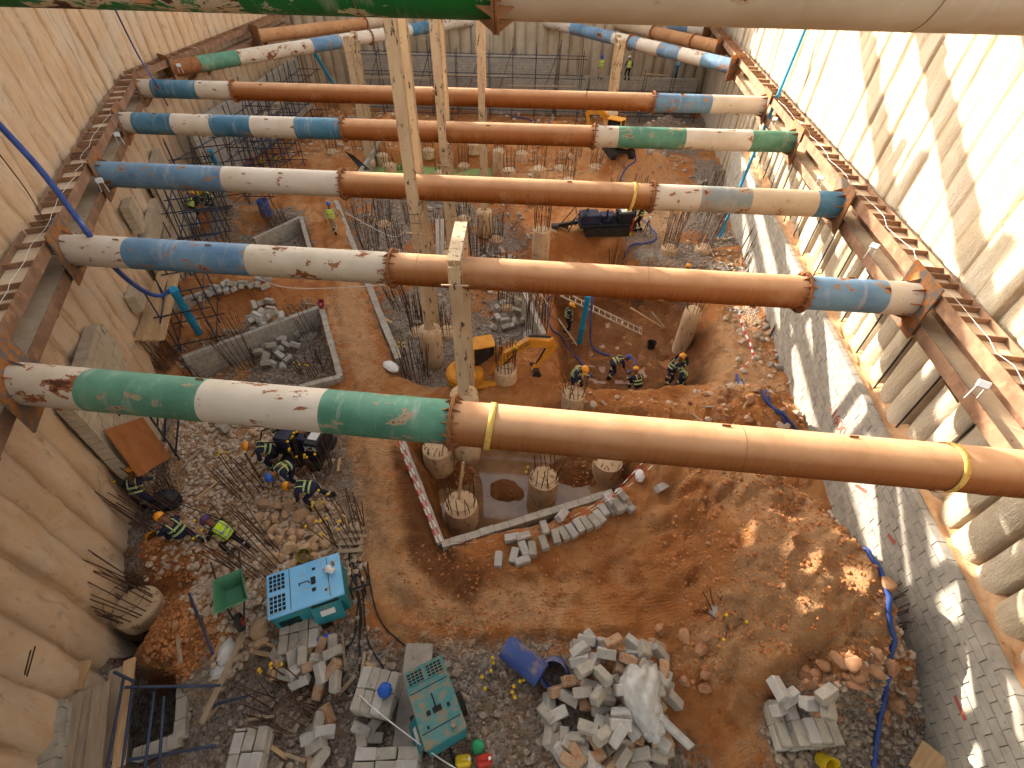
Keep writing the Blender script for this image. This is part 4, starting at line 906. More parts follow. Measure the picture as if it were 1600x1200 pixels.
# ------------------------------------------------------------ tubes, hoses, pipes
def cable(label,pts,r,mat,name='hose',cat='hose',group=None,up_=.03,zs=None,smooth=6,n=6):
    P_=[]
    for i,p in enumerate(pts):
        if len(p)==3: q=Z(p[0],p[1],p[2])
        else: q=G(*p)+Vector((0,0,up_))
        P_.append(q)
    out=[]
    for i in range(len(P_)-1):
        p0=P_[max(i-1,0)];p1=P_[i];p2=P_[i+1];p3=P_[min(i+2,len(P_)-1)]
        for k in range(smooth):
            t=k/smooth; out.append(.5*((2*p1)+(p2-p0)*t+(2*p0-5*p1+4*p2-p3)*t*t+(3*p1-p0-3*p2+p3)*t**3))
    out.append(P_[-1])
    if all(len(p)==2 for p in pts): out=[Vector((p.x,p.y,ground_z(p.x,p.y)+r*1.2)) for p in out]
    b=MB(); b.path(out,r,n); o=b.build(name,mat,smooth=True); return tag(o,label,cat,group)
cable('blue hose snaking down the right side of the spoil heap to the bottom edge',[(1150,588),(1190,615),(1235,665),(1262,700),(1305,755),(1325,800),(1345,860),(1365,905),(1383,960),(1392,1010),(1385,1060),(1375,1110),(1362,1200)],.05,M['hose'])
cable('second thin blue hose beside the first above the nearest strut',[(1158,594),(1200,625),(1222,655),(1240,690)],.03,M['hose'])
cable('blue hose looping through the red pit past the bending worker',[(926,463,-5.6),(923,500,-6.6),(925,540,-7.8),(950,556),(985,560),(993,572),(980,585)],.045,M['hose'])
cable('blue hose curling down the left side of the red pit',[(862,462,-5.8),(855,475),(860,512),(875,525),(888,545),(905,565),(925,590)],.04,M['hose'])
cable('blue hose curving over soil in front of the black drilling rig',[(1003,345),(1022,362),(1024,375),(1005,382),(985,388),(975,405)],.04,M['hose'])
cable('blue hose crossing the far soil heap under the fourth strut',[(990,238),(992,255),(975,270),(968,285)],.05,M['hose'])
cable('blue hose over the far soil under the farthest straight strut',[(800,185),(830,190),(860,196)],.05,M['hose'])
cable('thick blue hose sweeping down over the left wall to the cyan pipe',[(-30,165,3.2),(60,262,1.9),(118,338,.75),(140,368,.4),(185,424,-1.2),(225,455,-2.6),(250,462,-3.1),(266,453,-3.)],.07,M['hose'])
cable('thin dark blue hose hanging over the far left wall and waler',[(175,5,3.5),(215,85,1.2),(240,125,.5),(262,165,-1.0)],.035,M['hose'])
cable('blue hose draped at the far left scaffold under the fourth strut',[(295,215,-3.),(320,230,-3.6),(332,250,-4.2)],.04,M['hose'])
cable('black thin cable on the upper left wall',[(0,242,2.6),(43,300,1.2),(70,345,.5)],.012,M['black'],'cable','cable')
def standpipe(label,p0,p1,r,mat=M['cyan'],name='standpipe',cat='pipe',collar=True):
    P0=Vector(p0);P1=Vector(p1); d=(P1-P0); t=thing(name,label,cat,P0,0,None)
    b=MB(); b.tube((0,0,0),d,r,n=16); b.build('tube',mat,t,auto=40)
    if collar:
        for f in (.97,.35): b=MB(); b.tube(d*f,d*(f+.012),r*1.18,n=16); b.build('coupling',mat,t,auto=40)
    return t
standpipe('long cyan plastic pipe slanting down the right side past four struts',Z(1122,376,-5.9),onP(1268,22,lineR(0,.62),lineR(10,.62)),.07)
standpipe('cyan pipe standing in the red pit beside the ladder',Z(905,538,-8.0),Z(919,462,-5.2),.12)
standpipe('cyan pipe with hose coupling leaning beside the plank platform',Z(311,520,-5.8),Z(270,452,-3.),.13)
standpipe('cyan pipe at the far left scaffold under the left diagonal strut',Z(521,132,-3.4),Z(490,80,-1.),.12)
standpipe('cyan pipe at the far right under the right diagonal strut',Z(1051,145,-5.),Z(1059,100,-2.),.12)
standpipe('short teal pipe lying in the left scaffold above the third strut',Z(338,256,-4.5),Z(328,234,-3.6),.1)
# welding leads by the generator
for k,pts in enumerate([[(548,890),(565,905),(572,930),(556,940),(549,915),(562,893),(570,960),(575,1000),(590,1030),(600,1045),(588,1052),(568,1040)],[(552,880),(560,930),(558,960),(552,1000),(535,1020),(510,1025)],[(575,880),(580,920),(590,960),(610,990),(650,1020),(665,1024)],[(545,860),(550,900),(567,925),(574,900),(560,878),(556,910),(566,960),(562,1010),(566,1050),(550,1085),(535,1070),(540,1050)],[(556,900),(563,940),(562,990),(563,1060)]]):
    cable(['tangled black lead looping back beside the cyan generator','black lead running down to the block pallet','black lead curving right to the teal generator','black lead coiled at the foot of the pallet','grey straight lead below the cyan generator'][k],pts,.018,M['black'],'cable','cable','welding leads beside the generators',.04)
cable('thin white rope running diagonally across the bottom pallets',[(560,1085,-5.2),(600,1120,-5.0),(680,1180,-5.2),(720,1205,-5.4)],.012,M['white'],'rope','rope')
cable('pale rope strung across the haul track under the second strut',[(385,425,-5.),(440,448,-5.3),(520,450,-5.4),(600,445,-5.)],.015,M['white'],'rope','rope')
cable('pale slack rope between rebar clumps under the third strut',[(540,332,-5.),(590,360,-5.6),(620,370,-5.7),(637,356,-5.2)],.015,M['white'],'rope','rope')
# red-white barrier tape
M['tr']=basic('tape_red','b8202a','c53038',4,.5,0); M['tw']=basic('tape_white','d8d4ce','e2ded8',4,.5,0)
def tape(label,pts,wd_=.07,seg=.22):
    P_=[Z(*p) for p in pts]; root=None; A_=[];d=0
    for i in range(len(P_)-1):
        L=(P_[i+1]-P_[i]).length; n=max(1,int(L/seg))
        for k in range(n): t=k/n; q=P_[i].lerp(P_[i+1],t); q=q+Vector((0,0,-.18*math.sin(math.pi*t)*min(1,L/6))); A_.append(q)
    A_.append(P_[-1]); b=MB()
    for i in range(len(A_)-1):
        b.mi=i%2; a,c=A_[i],A_[i+1]; tw=.03*math.sin(i*.7); dd=(c-a).normalized(); s_=dd.cross(Vector((0,0,1))).normalized()*.02; u=Vector((0,0,wd_/2))+s_
        b.quad(a-u,c-u,c+u,a+u)
    o=b.build('barrier_tape',[M['tr'],M['tw']]); sm=o.modifiers.new('t','SOLIDIFY'); sm.thickness=.003
    # stakes
    tag(o,label,'barrier tape','red and white barrier tape'); return o
tape('upper red and white tape line along the long low wall of the flooded pit',[(625,684,-5.2),(690,846,-5.2)])
tape('lower red and white tape line along the long low wall of the flooded pit',[(622,690,-5.6),(684,848,-5.6)])
tape('red and white tape strung low along the near edge of the flooded pit',[(690,850,-5.3),(800,842,-5.4),(884,820,-5.4),(935,790,-5.3),(998,748,-5.3),(1034,712,-5.2)])
tape('higher red and white tape strung from the wall corner to the soil bank',[(690,846,-5.1),(805,828,-5.2),(885,812,-5.2),(960,770,-5.1),(1032,690,-5.2)])
tape('twisted red and white tape by the blue hose right of the red pit',[(1152,582,-5.3),(1178,556,-5.4),(1172,535,-5.5),(1160,510,-5.5),(1155,485,-5.4)])
tape('faint red and white tape below the blue standpipe',[(1105,375,-5.4),(1118,405,-5.5),(1124,420,-5.5)],.06)
# ladders
def ladder(label,p0,p1,w=.38,n=None,side=(1,0,0)):
    P0=Vector(p0);P1=Vector(p1);d=P1-P0;L=d.length;dn_=d/L; t=thing('ladder',label,'ladder',P0); s_=Vector(side); s_=(s_-dn_*s_.dot(dn_)).normalized(); q=Matrix((s_,dn_.cross(s_),dn_)).transposed()
    for k in (-1,1): b=MB(); b.box(d/2+s_*k*w/2,(.035,.07,L),q); b.build('rail',M['ladder'],t)
    n=n or int(L/.3)
    for k in range(n): b=MB(); c=d*((k+.5)/n); b.tube(c-s_*w/2,c+s_*w/2,.018,n=6); b.build('rung',M['ladder'],t)
M['ladder']=basic('aluminium_ladder','b9aa96','d0c3b0',4,.5,.1,.002)
ladder('pale ladder standing in the left of the red pit beside a worker',Z(896,541,-8.),Z(838,460,-5.7),side=(1,-.4,0))
ladder('long pale ladder lying across the back of the red pit',Z(1003,519,-7.85),Z(876,458,-6.1),side=(.35,1,0))
# ------------------------------------------------------------ timber
def plank(label,a,b_,w=.22,t=.04,mat='wood',group=None,name='timber_plank'):
    a=Vector(a);b_=Vector(b_);d=b_-a;L=d.length; dn_=d/L; s_=Vector((0,0,1)).cross(dn_); s_.normalize(); q=Matrix((dn_,s_,dn_.cross(s_))).transposed(); b=MB(); b.bbox((0,0,0),(L,w,t),.004)
    o=b.build(name,M[mat],loc=(a+b_)/2); o.rotation_euler=q.to_euler(); tag(o,label,'plank',group); return o
GPd='planks of the scaffold platforms'
for k in range(4):
    f=k/3; zz_=-4.3+.055*(k%2); a=Z(215+f*36,532,zz_); c=Z(252+f*26,425-f*4,zz_)
    plank(['leftmost plank of the platform beside the cyan pipe','second plank from left of the platform beside the cyan pipe','third plank from left of the platform beside the cyan pipe','rightmost plank of the platform beside the cyan pipe'][k],a,c,.24,.05,'wood',GPd)
for k in range(3):
    a=Z(244+k*13,385,-4.1); c=Z(250+k*12,352,-4.1); plank('short plank of the upper scaffold platform above the second strut',a,c,.24,.05,'woodg','short planks above the second strut')
for k in range(4):
    a=Z(72+k*24,1215,-4.9+.07*(k%2)); c=Z(97+k*21,1095-k*9,-4.9+.07*(k%2)); plank(['outermost left plank of the bottom left deck','second plank of the bottom left deck','third plank of the bottom left deck','fourth plank of the bottom left deck'][k],a,c,.285,.05,'woodg',GPd)
plank('plank lying behind the bottom left deck',Z(160,1200,-5.2),Z(182,1045,-5.2),.24,.05,'woodg'); plank('tall plank at the right of the bottom left deck, rising highest',Z(185,1200,-4.7),Z(203,1030,-4.7),.2,.05,'wood'); plank('back plank nearest the left wall behind the deck',Z(120,1078,-5.),Z(135,1032,-4.9),.2,.05,'wood')
plank('wooden plank stood on end in the pile head of the flooded pit',Z(716,785,-6.4),Z(724,722,-5.1),.07,.05,'wood'); plank('brown timber leaning in the rebar clump by the track',Z(545,830,-5.6),Z(538,806,-4.9),.1,.05,'wood')
plank('pale timber lying diagonally in the back of the red pit',Z(1035,512,-7.7),Z(985,481,-7.),.08,.06,'wood'); plank('grey bent log lying in the back of the red pit',Z(1038,512,-7.7),Z(1018,488,-7.2),.09,.07,'woodg')
plank('narrow board across the spill left of the bottom wall shaft',Z(315,1130,-5.4),Z(380,990,-5.3),.12,.04,'woodg'); plank('timber propped at the far left under the fourth strut',Z(448,238,-5.7),Z(466,222,-5.),.2,.06,'wood')
plank('long pole leaning on the right block wall under the third strut',Z(1168,405,-5.8),Z(1198,350,-3.9),.07,.07,'wood'); plank('second dark pole leaning on the right block wall',Z(1152,400,-5.8),Z(1192,330,-3.6),.05,.05,'rebar')
for k in range(2): plank(['white upright board behind the tallest king post','white narrower board beside it behind the tallest king post'][k],Z(684+k*7,398,-6.2),Z(683+k*8,342,-4.6),.17,.04,'white')
plank('horizontal light plank lying on the far block wall by the worker',Z(1004,115,-3.1),Z(1043,118,-3.1),.3,.06,'wood')
p0=Z(963,1180,-5.8); b=MB(); 
o=plank('offcut plywood board at the bottom right by the blocks and hose',Z(1440,1212,-5.5),Z(1462,1172,-5.3),.45,.03,'wood')
# leaning rusty plate
q=[LP_(163,672,PL-.24),LP_(222,652,PL-.24),None,Z(217,745,-4.4)]; q[2]=q[1]+(q[3]-q[0]); nrm=(q[1]-q[0]).cross(q[3]-q[0]).normalized()*.02; b=MB(); n=0; b.v=[p-nrm for p in q]+[p+nrm for p in q]; b._f((0,1,2,3),(7,6,5,4),(0,4,5,1),(1,5,6,2),(2,6,7,3),(3,7,4,0))
M['plate']=basic('rusted_sheet','8c5228','a5693a',1.6,.7,.3,.006,'7a6a58',.62,th2=.1,kind='P'); o=b.build('steel_plate',M['plate']); tag(o,'large rusty brown steel sheet leaning at the pale block wall patch','steel sheet')
# ------------------------------------------------------------ scaffolds
def scaffold(label,o0,dx,dy,nx_,ny_,sx_,sy_,z0,z1,dz,mats=('darkblue','scafblk'),seed=0,brace=True):
    """grid of uprights from o0 along dx (nx bays) and dy (ny bays)"""
    rr_=random.Random(seed); o0=Vector((o0[0],o0[1],z0)); dx=Vector((dx[0],dx[1],0)).normalized(); dy=Vector((dy[0],dy[1],0)).normalized(); t=thing('scaffold',label,'scaffold',o0,0,'tube scaffolds'); H_=z1-z0
    def add(a,c,m_): b=MB(); b.tube(a,c,.026,n=6); b.build('scaffold_tube',M[m_],t)
    for i in range(nx_+1):
        for j in range(ny_+1):
            p=dx*(i*sx_)+dy*(j*sy_); add(p,p+Vector((rr_.uniform(-.05,.05),0,H_+rr_.uniform(-.2,.7))),mats[rr_.random()<.45])
    z=dz*.5
    while z<H_:
        for j in range(ny_+1): add(dx*-.3+dy*(j*sy_)+Vector((0,0,z)),dx*(nx_*sx_+.3)+dy*(j*sy_)+Vector((0,0,z)),mats[rr_.random()<.5])
        for i in range(nx_+1): add(dx*(i*sx_)+dy*-.2+Vector((0,0,z+.06)),dx*(i*sx_)+dy*(ny_*sy_+.3)+Vector((0,0,z+.06)),mats[rr_.random()<.5])
        z+=dz
    if brace:
        for i in range(0,nx_,2): add(dx*(i*sx_)+Vector((0,0,.2)),dx*((i+1)*sx_)+Vector((0,0,H_-.2)),mats[1])
    return t
scaffold('blue and dark tube scaffold holding the plank platform at the left wall',tuple(lineL(8.2,-.0))[:2],dL,-nL,4,1,1.5,1.3,-6.2,-3.6,1.3,seed=1)
scaffold('blue tube scaffold behind the second strut at the left, around the helmets',tuple(lineL(14.4,-.2))[:2],dL,-nL,4,1,1.4,1.4,-6.2,-2.6,1.2,seed=2)
scaffold('dark tube scaffold under the fourth strut at the left',tuple(lineL(20.2,-.2))[:2],(.12,1),-nL,5,1,1.7,1.5,-6.2,-2.2,1.3,seed=3)
scaffold('far left dark scaffold along the side block wall',(-16.9,31.),(0,1),(1,0),6,1,2.,1.3,-6.2,-1.6,1.4,('scafblk','darkblue'),seed=4)
scaffold('far blue scaffold in front of the tall end block wall, left part',(-13.,44.6),(1,0),(0,-1),5,1,2.,1.2,-6.2,-1.2,1.3,seed=5)
scaffold('far blue scaffold in front of the tall end block wall, right part',(-2.4,44.6),(1,0),(0,-1),4,1,1.8,1.2,-6.2,-1.0,1.3,seed=6)
scaffold('dark scaffold before the lower end wall at the far right',(5.5,44.6),(1,0),(0,-1),4,1,2.2,1.,-6.3,-3.,1.6,('scafblk','scafblk'),seed=7,brace=False)
for k,(x0,x1,z) in enumerate([(-12.5,-7,-3.3),(-7,-1,-3.0),(-1,4.5,-3.6),(-10,-3,-4.9),(5,9.5,-4.4),(9.5,13.5,-4.9)]): plank('long grey scaffold board at the far end wall',(x0,43.9,z),(x1,44.1,z),.5,.05,'woodg','scaffold boards at the far end')
for k,(y0,y1,z) in enumerate([(31,35.5,-3.4),(35.5,40,-3.2),(33,42,-4.8)]): plank('long grey scaffold board along the far left wall',(-16.2,y0,z),(-16.2,y1,z),.5,.05,'woodg','scaffold boards along the far left wall')
SB=Z(165,1200,-5.9)
def tubeobj(label,a,b_,mat='darkblue',r=.026,name='scaffold_tube',group='loose scaffold tubes'): 
    a=Vector(a); b_=Vector(b_); b=MB(); b.tube((0,0,0),b_-a,r,n=8); o=b.build(name,M[mat],loc=a,auto=50); return tag(o,label,'tube',group)
for k,(a,c,lab) in enumerate([((165,1210,-4.6),(194,1055,-4.5),'blue tube along the right edge of the bottom left deck'),((190,1210,-4.7),(208,1065,-4.6),'second blue tube right of the deck'),((225,1210,-4.8),(241,1082,-4.7),'third blue tube over the small shaft'),((248,1210,-4.8),(256,1088,-4.7),'fourth blue tube over the small shaft'),((195,1074,-4.5),(345,1071,-5.0),'blue tube lying across above the small shaft'),((173,1192,-4.8),(338,1165,-5.2),'blue tube lying across below the small shaft'),((178,1050,-4.4),(210,1065,-4.4),'short dark tube end crossing at the deck corner'),((333,1102,-5.6),(392,1086,-5.6),'blue tube lying on the dirt right of the small shaft'),((295,927,-4.9),(333,1022,-4.9),'grey-blue tube lying on the brown soil heap at left'),((1296,1132,-5.8),(1330,1200,-5.8),'black pipe end on the gravel right of the block stack'),((412,455,-5.8),(432,480,-5.8),'short blue-grey tube on the soil behind the near left basin')]):
    tubeobj(lab,Z(*a),Z(*c),'black' if k==9 else 'darkblue',.05 if k==9 else .028)
for k,(px,lab) in enumerate([(250,'first'),(0,'')][:1]): pass
for k,(a,c,lab) in enumerate([((186,655,-4.),(188,622,-3.),'blue upright tube at the top of the rusty sheet'),((246,668,-5.2),(247,640,-4.2),'blue upright tube above the pale rubble, left one'),((256,690,-5.4),(260,640,-4.),'blue upright tube above the pale rubble, middle one'),((274,712,-5.6),(280,645,-3.9),'blue upright tube above the pale rubble, right one')]): tubeobj(lab,Z(*a),Z(*c))
tubeobj('dark long bar leaning along the right edge of the rusty sheet',Z(281,718,-5.7),Z(228,642,-3.9),'scafblk',.03)
tubeobj('thin black cable-like bar reaching right from the tarpaulin',Z(275,785,-5.3),Z(362,818,-5.6),'scafblk',.015)
plank('dark red-brown formwork board at the bottom left corner',Z(28,1210,-4.4),Z(44,1096,-4.4),.3,.06,'darkred') if M.setdefault('darkred',basic('dark_red_formwork','3a1c18','4d2822',3,.8,.2)) else None
a=Z(60,1215,-4.5); c=Z(76,1100,-4.5); block_wall('block_wall','short block wall strip between the bottom left deck and the dark board',a,c,-7.,-4.5,.42,'blockwall',seed=77)
plank('thin pale batten at the bottom left corner',Z(8,1210,-4.2),Z(26,1098,-4.2),.06,.06,'wood')
tubeobj('thin starter bar leaning on the lower left wall',Z(33,1090,-4.2),Z(55,1010,-3.0),'rebar',.012); tubeobj('second thin starter bar leaning on the lower left wall',Z(30,1088,-4.2),Z(48,1016,-3.0),'rebar',.012)
for k,(px,py,lab) in enumerate([(590,252,''),(655,262,'')]):
    pass
# grass clump by the green pond
t=thing('grass_clump','spiky green grass clump at the green pond edge left of the tall post','plant',G(628,268))
M['grass']=basic('grass_blade','3f5c26','5a7a36',5,.8,0); b=MB(); rr_=random.Random(5)
for k in range(40):
    a=rr_.uniform(0,6.28); l=rr_.uniform(.5,1.1); d=Vector((math.cos(a)*.5,math.sin(a)*.5,1)).normalized(); s_=Vector((-math.sin(a),math.cos(a),0))*.03; p=Vector((rr_.uniform(-.3,.3),rr_.uniform(-.2,.2),-.2)); n=len(b.v); b.v+=[p-s_,p+s_,p+d*l*.6+s_*.7,p+d*l*.6-s_*.7,p+d*l+Vector((math.cos(a),math.sin(a),-.3))*.15]; b._f((n,n+1,n+2,n+3),(n+3,n+2,n+4))
b.build('blades',M['grass'],t)
# ------------------------------------------------------------ machines
M['yel']=basic('machine_orange_yellow','c07c18','d08f2a',2,.6,.15,.003,'8e6a42',.54,th2=.12); M['glass']=basic('cab_glass','15191c','20262a',2,.12,0,spec=.6); M['rubber']=basic('track_rubber','1d1b19','33302c',6,.85,.3,.004,'6a4c34',.6)
M['teal']=basic('teal_panel','1c6f78','2a828b',2.5,.6,.1,.002,'7a7766',.55,th2=.12); M['skyb']=basic('sky_blue_panel','68b0e0','84c2ea',2,.55,.1,.002,'a5a596',.57,th2=.12); M['tealdirty']=basic('dirty_teal_roof','3a7a7c','577f7c',3,.8,.2,.003,'84765f',.47,th2=.12); M['grille']=basic('dark_grille','0c0d0e','16181a',3,.6,0)
M['red']=basic('red_plastic','b3281a','c63a22',4,.45,0); M['yelp']=basic('yellow_plastic','cfae14','dcc030',4,.5,.1); M['green']=basic('green_painted_tray','3c7453','4d8464',3,.6,.1); M['bluep']=basic('blue_plastic','1f4fa8','2b62bd',4,.4,0)
M['label']=basic('label_white','c8c8c2','d6d6d0',4,.5,0); M['ink']=basic('label_ink','1a1a1c','222226',4,.5,0)
def track(t,x,L,h,w_,rr_=None):
    b=MB(); r=h/2; pts=[]; N=8
    for i in range(N+1): a=-math.pi/2+math.pi*i/N; pts.append((L/2-r+math.cos(a)*r,r+math.sin(a)*r))
    for i in range(N+1): a=math.pi/2+math.pi*i/N; pts.append((-L/2+r+math.cos(a)*r,r+math.sin(a)*r))
    q=Matrix(((1,0,0),(0,0,-1),(0,1,0))); b.prism(pts,w_,q,(0,x,0))
    n=int(L/.14)
    for i in range(n): 
        for zz in (0,h): b.box((-L/2+r*.6+(L-1.2*r)*i/(n-1),x,zz),(.05,w_*1.02,.04))
    b.build('track',M['rubber'],t); b=MB()
    for k in range(4): b.tube((-L/2+r+(L-2*r)*k/3,x-w_/2-.012,r),(-L/2+r+(L-2*r)*k/3,x+w_/2+.012,r),r*.62,n=12)
    b.build('track_roller',M['black'],t)
def beam2(b,pts,ws,q=None,th=.2):   # boom outline: polyline in XZ with widths
    up_=[];lo=[]
    for i,(x,z) in enumerate(pts):
        p0=Vector(pts[max(i-1,0)]);p1=Vector(pts[min(i+1,len(pts)-1)]);d=(p1-p0).normalized();n=Vector((-d.y,d.x))*ws[i]/2
        up_.append((x+n.x,z+n.y));lo.append((x-n.x,z-n.y))
    b.prism(up_+lo[::-1],th,Matrix(((1,0,0),(0,0,-1),(0,1,0)))); return b
def excavator(label,loc,rz,slew,boom,stick,s=1.0,text=True):
    t=thing('excavator',label,'excavator',loc,rz); t.scale=(s,s,s)
    track(t,-.62,2.2,.5,.32); track(t,.62,2.2,.5,.32)
    b=MB(); b.box((0,0,.38),(1.5,.95,.2)); b.tube((0,0,.45),(0,0,.62),.42,n=16); b.build('undercarriage',M['black'],t)
    q=rotz(slew); qe=(0,0,slew)
    b=MB(); b.bbox((-.1,0,.72),(1.5,1.5,.16),.03); b.bbox((-.55,-.15,1.05),(.85,1.15,.6),.08); b.lathe((-.55,0,.8),[(.78,-.05),(.8,.05),(.8,.3),(.7,.42),(.0,.44)],20); o=b.build('house_body',M['yel'],t,rot=qe,auto=35)
    b=MB(); 
    for i in range(7): b.box((-.95+i*.09,-.72,1.12),(.035,.02,.34))
    for i in range(6): b.box((-.85+i*.09,-.1,1.385),(.03,.5,.02))
    b.build('engine_vent',M['black'],o)
    cab=MB(); x0,x1,y0,y1,z0,z1=-.15,.75,.05,.75,.8,2.15; w_=.06
    for x in (x0,x1):
        for y in (y0,y1): cab.box((x,y,(z0+z1)/2),(w_,w_,z1-z0))
    cab.box(((x0+x1)/2,y0,z0+.22),(x1-x0-w_,.04,.44)); cab.box(((x0+x1)/2,y1,z0+.22),(x1-x0-w_,.04,.44)); cab.box((x0,(y0+y1)/2,z0+.3),(.04,y1-y0-w_,.6)); cab.box((x1,(y0+y1)/2,z0+.12),(.04,y1-y0-w_,.24))
    cab.bbox(((x0+x1)/2,(y0+y1)/2,z1+.035),(x1-x0+.1,y1-y0+.1,.07),.03); co_=cab.build('cab',M['yel'],o)
    g=MB(); g.box(((x0+x1)/2,y1,z0+.87),(x1-x0-w_,.015,.82)); g.box(((x0+x1)/2,y0,z0+.87),(x1-x0-w_,.015,.82)); g.box((x1,(y0+y1)/2,z0+.77),(.015,y1-y0-w_,1.02)); g.box((x0,(y0+y1)/2,z0+.95),(.015,y1-y0-w_,.66)); g.box((.3,.4,z0+.25),(.45,.45,.5)); g.build('window',M['glass'],co_)
    b=MB(); beam2(b,boom,[.3,.36,.4,.34,.24][:len(boom)],th=.2); b.v=[v+Vector((0,-.25,0)) for v in b.v]; bo=b.build('boom',M['yel'],o)
    b=MB(); beam2(b,stick,[.2,.28,.16],th=.15); b.v=[v+Vector((0,-.25,0)) for v in b.v]; b.build('stick',M['yel'],o)
    b=MB(); e=stick[-1]; pb=boom[1]; b.tube((.4,-.33,.85),(pb[0]+.25,-.33,pb[1]-.05),.045,n=8); b.tube((boom[2][0],-.25,boom[2][1]+.3),(stick[0][0]+.0,-.25,stick[0][1]+.12),.05,n=8); b.tube((stick[0][0]-.02,-.25,stick[0][1]-.1),(e[0]+.12,-.25,e[1]+.28),.04,n=8); b.build('hydraulic_ram',M['black'],bo)
    b=MB(); prof=[(0,.16),(.22,.1),(.3,-.12),(.2,-.38),(-.02,-.5),(-.28,-.42),(-.25,-.38),(-.03,-.44),(.15,-.33),(.24,-.12),(.17,.04),(0,.08)]
    qx=Matrix(((1,0,0),(0,0,-1),(0,1,0))); b.prism([(e[0]+x,e[1]+z) for x,z in prof],.62,qx,(0,-.25,0)); full=[(0,.16),(.22,.1),(.3,-.12),(.2,-.38),(-.02,-.5),(-.28,-.42),(-.1,-.1)]
    for k in (-1,1): b.prism([(e[0]+x*.98,e[1]+z*.98) for x,z in full],.02,qx,(0,-.25+k*.31,0))
    for k in range(4): b.box((e[0]-.32,-.25+(k-1.5)*.17,e[1]-.42),(.12,.05,.03))
    b.build('bucket',M['rubber'],o)
    if text:
        mid=(Vector((boom[1][0],0,boom[1][1]))+Vector((boom[2][0],0,boom[2][1])))/2; dx=Vector((boom[2][0]-boom[1][0],0,boom[2][1]-boom[1][1])).normalized()
        text_on('HYUNDAI',M['ink'],mid+Vector((0,-.357,0)),dx,Vector((0,1,0)).cross(dx)*-1,.24,bo,'lettering')
    return t
p=Z(748,606,-6.3); p.z=-6.3
excavator('orange-yellow excavator working behind the short king post, boom arched right',p,rad(25),rad(-8),[(.5,.95),(1.2,1.9),(2.1,2.35),(3.2,2.0)],[(3.05,2.3),(3.25,1.95),(2.35,.75)],.84)
p=G(965,242); excavator('small yellow excavator on the far soil under the fourth strut',p,rad(100),rad(50),[(.5,.95),(1.1,1.9),(1.8,2.3),(2.5,2.1)],[(2.4,2.35),(2.6,2.05),(2.2,.9)],.95,False)
def rig(label,loc,rz,long_=2.6,txt=None,mast=True,hoses=6,seed=0):
    rr_=random.Random(seed); t=thing('tracked_machine',label,'drilling rig' if mast else 'machine',loc,rz)
    track(t,-.45,long_*.75,.4,.25); track(t,.45,long_*.75,.4,.25)
    b=MB(); b.bbox((0,0,.5),(long_*.9,.9,.14),.02); b.build('chassis',M['black'],t)
    b=MB(); b.bbox((-long_*.28,0,.83),(long_*.3,.8,.5),.04); b.bbox((long_*.02,.1,.76),(long_*.22,.6,.38),.03); b.build('engine_cover',M['ebl'],t)
    b=MB(); b.bbox((long_*.28,0,.86),(long_*.24,.85,.55),.03); b.tube((-.1,-.25,.95),(-.1,-.25,1.3),.05,n=8); 
    for k in range(5): b.box((long_*.28,.435,.68+k*.09),(long_*.2,.02,.03))
    b.build('radiator_box',M['black'],t)
    b=MB(); b.box((long_*.28,0,1.15),(long_*.16,.5,.02)); b.build('top_hatch',M['label'],t)
    for k in range(hoses):
        x=rr_.uniform(-long_*.5,long_*.4); y=rr_.uniform(-.4,.4); b=MB(); b.path([(x,y,.9),(x+rr_.uniform(-.3,.3),y+rr_.uniform(-.5,.5),1.25),(x-.4,y-.3,1.1),(x-.7,y+rr_.uniform(-.5,.2),.4)],.025,6); b.build('hydraulic_hose',M['black'],t,smooth=True)
    if mast: b=MB(); hb(b,(-long_*.75,.2,.35),(-long_*.2,.2,.6),.16,.16,.02,(0,1,0)); b.box((-long_*.8,.2,.3),(.3,.3,.2)); b.build('drill_mast',M['scafblk'],t)
    if txt: text_on(txt,M['label'],(long_*.28,-.44,.95),(1,0,0),(0,0,1),.26,t,'lettering')
    return t
M['ebl']=basic('dark_navy_cover','1c1e33','2a2c46',3,.5,.1,.002)
p=G(945,362); rig('black tracked drilling rig parked on the orange soil under the third strut',p,rad(8),3.4,seed=3)
p=G(487,712); p.z=max(p.z,-5.9); rig('black machine with bent hoses lettered JCB under the green band of the nearest strut',p,rad(-10),1.7,'JCB',False,6,seed=4)
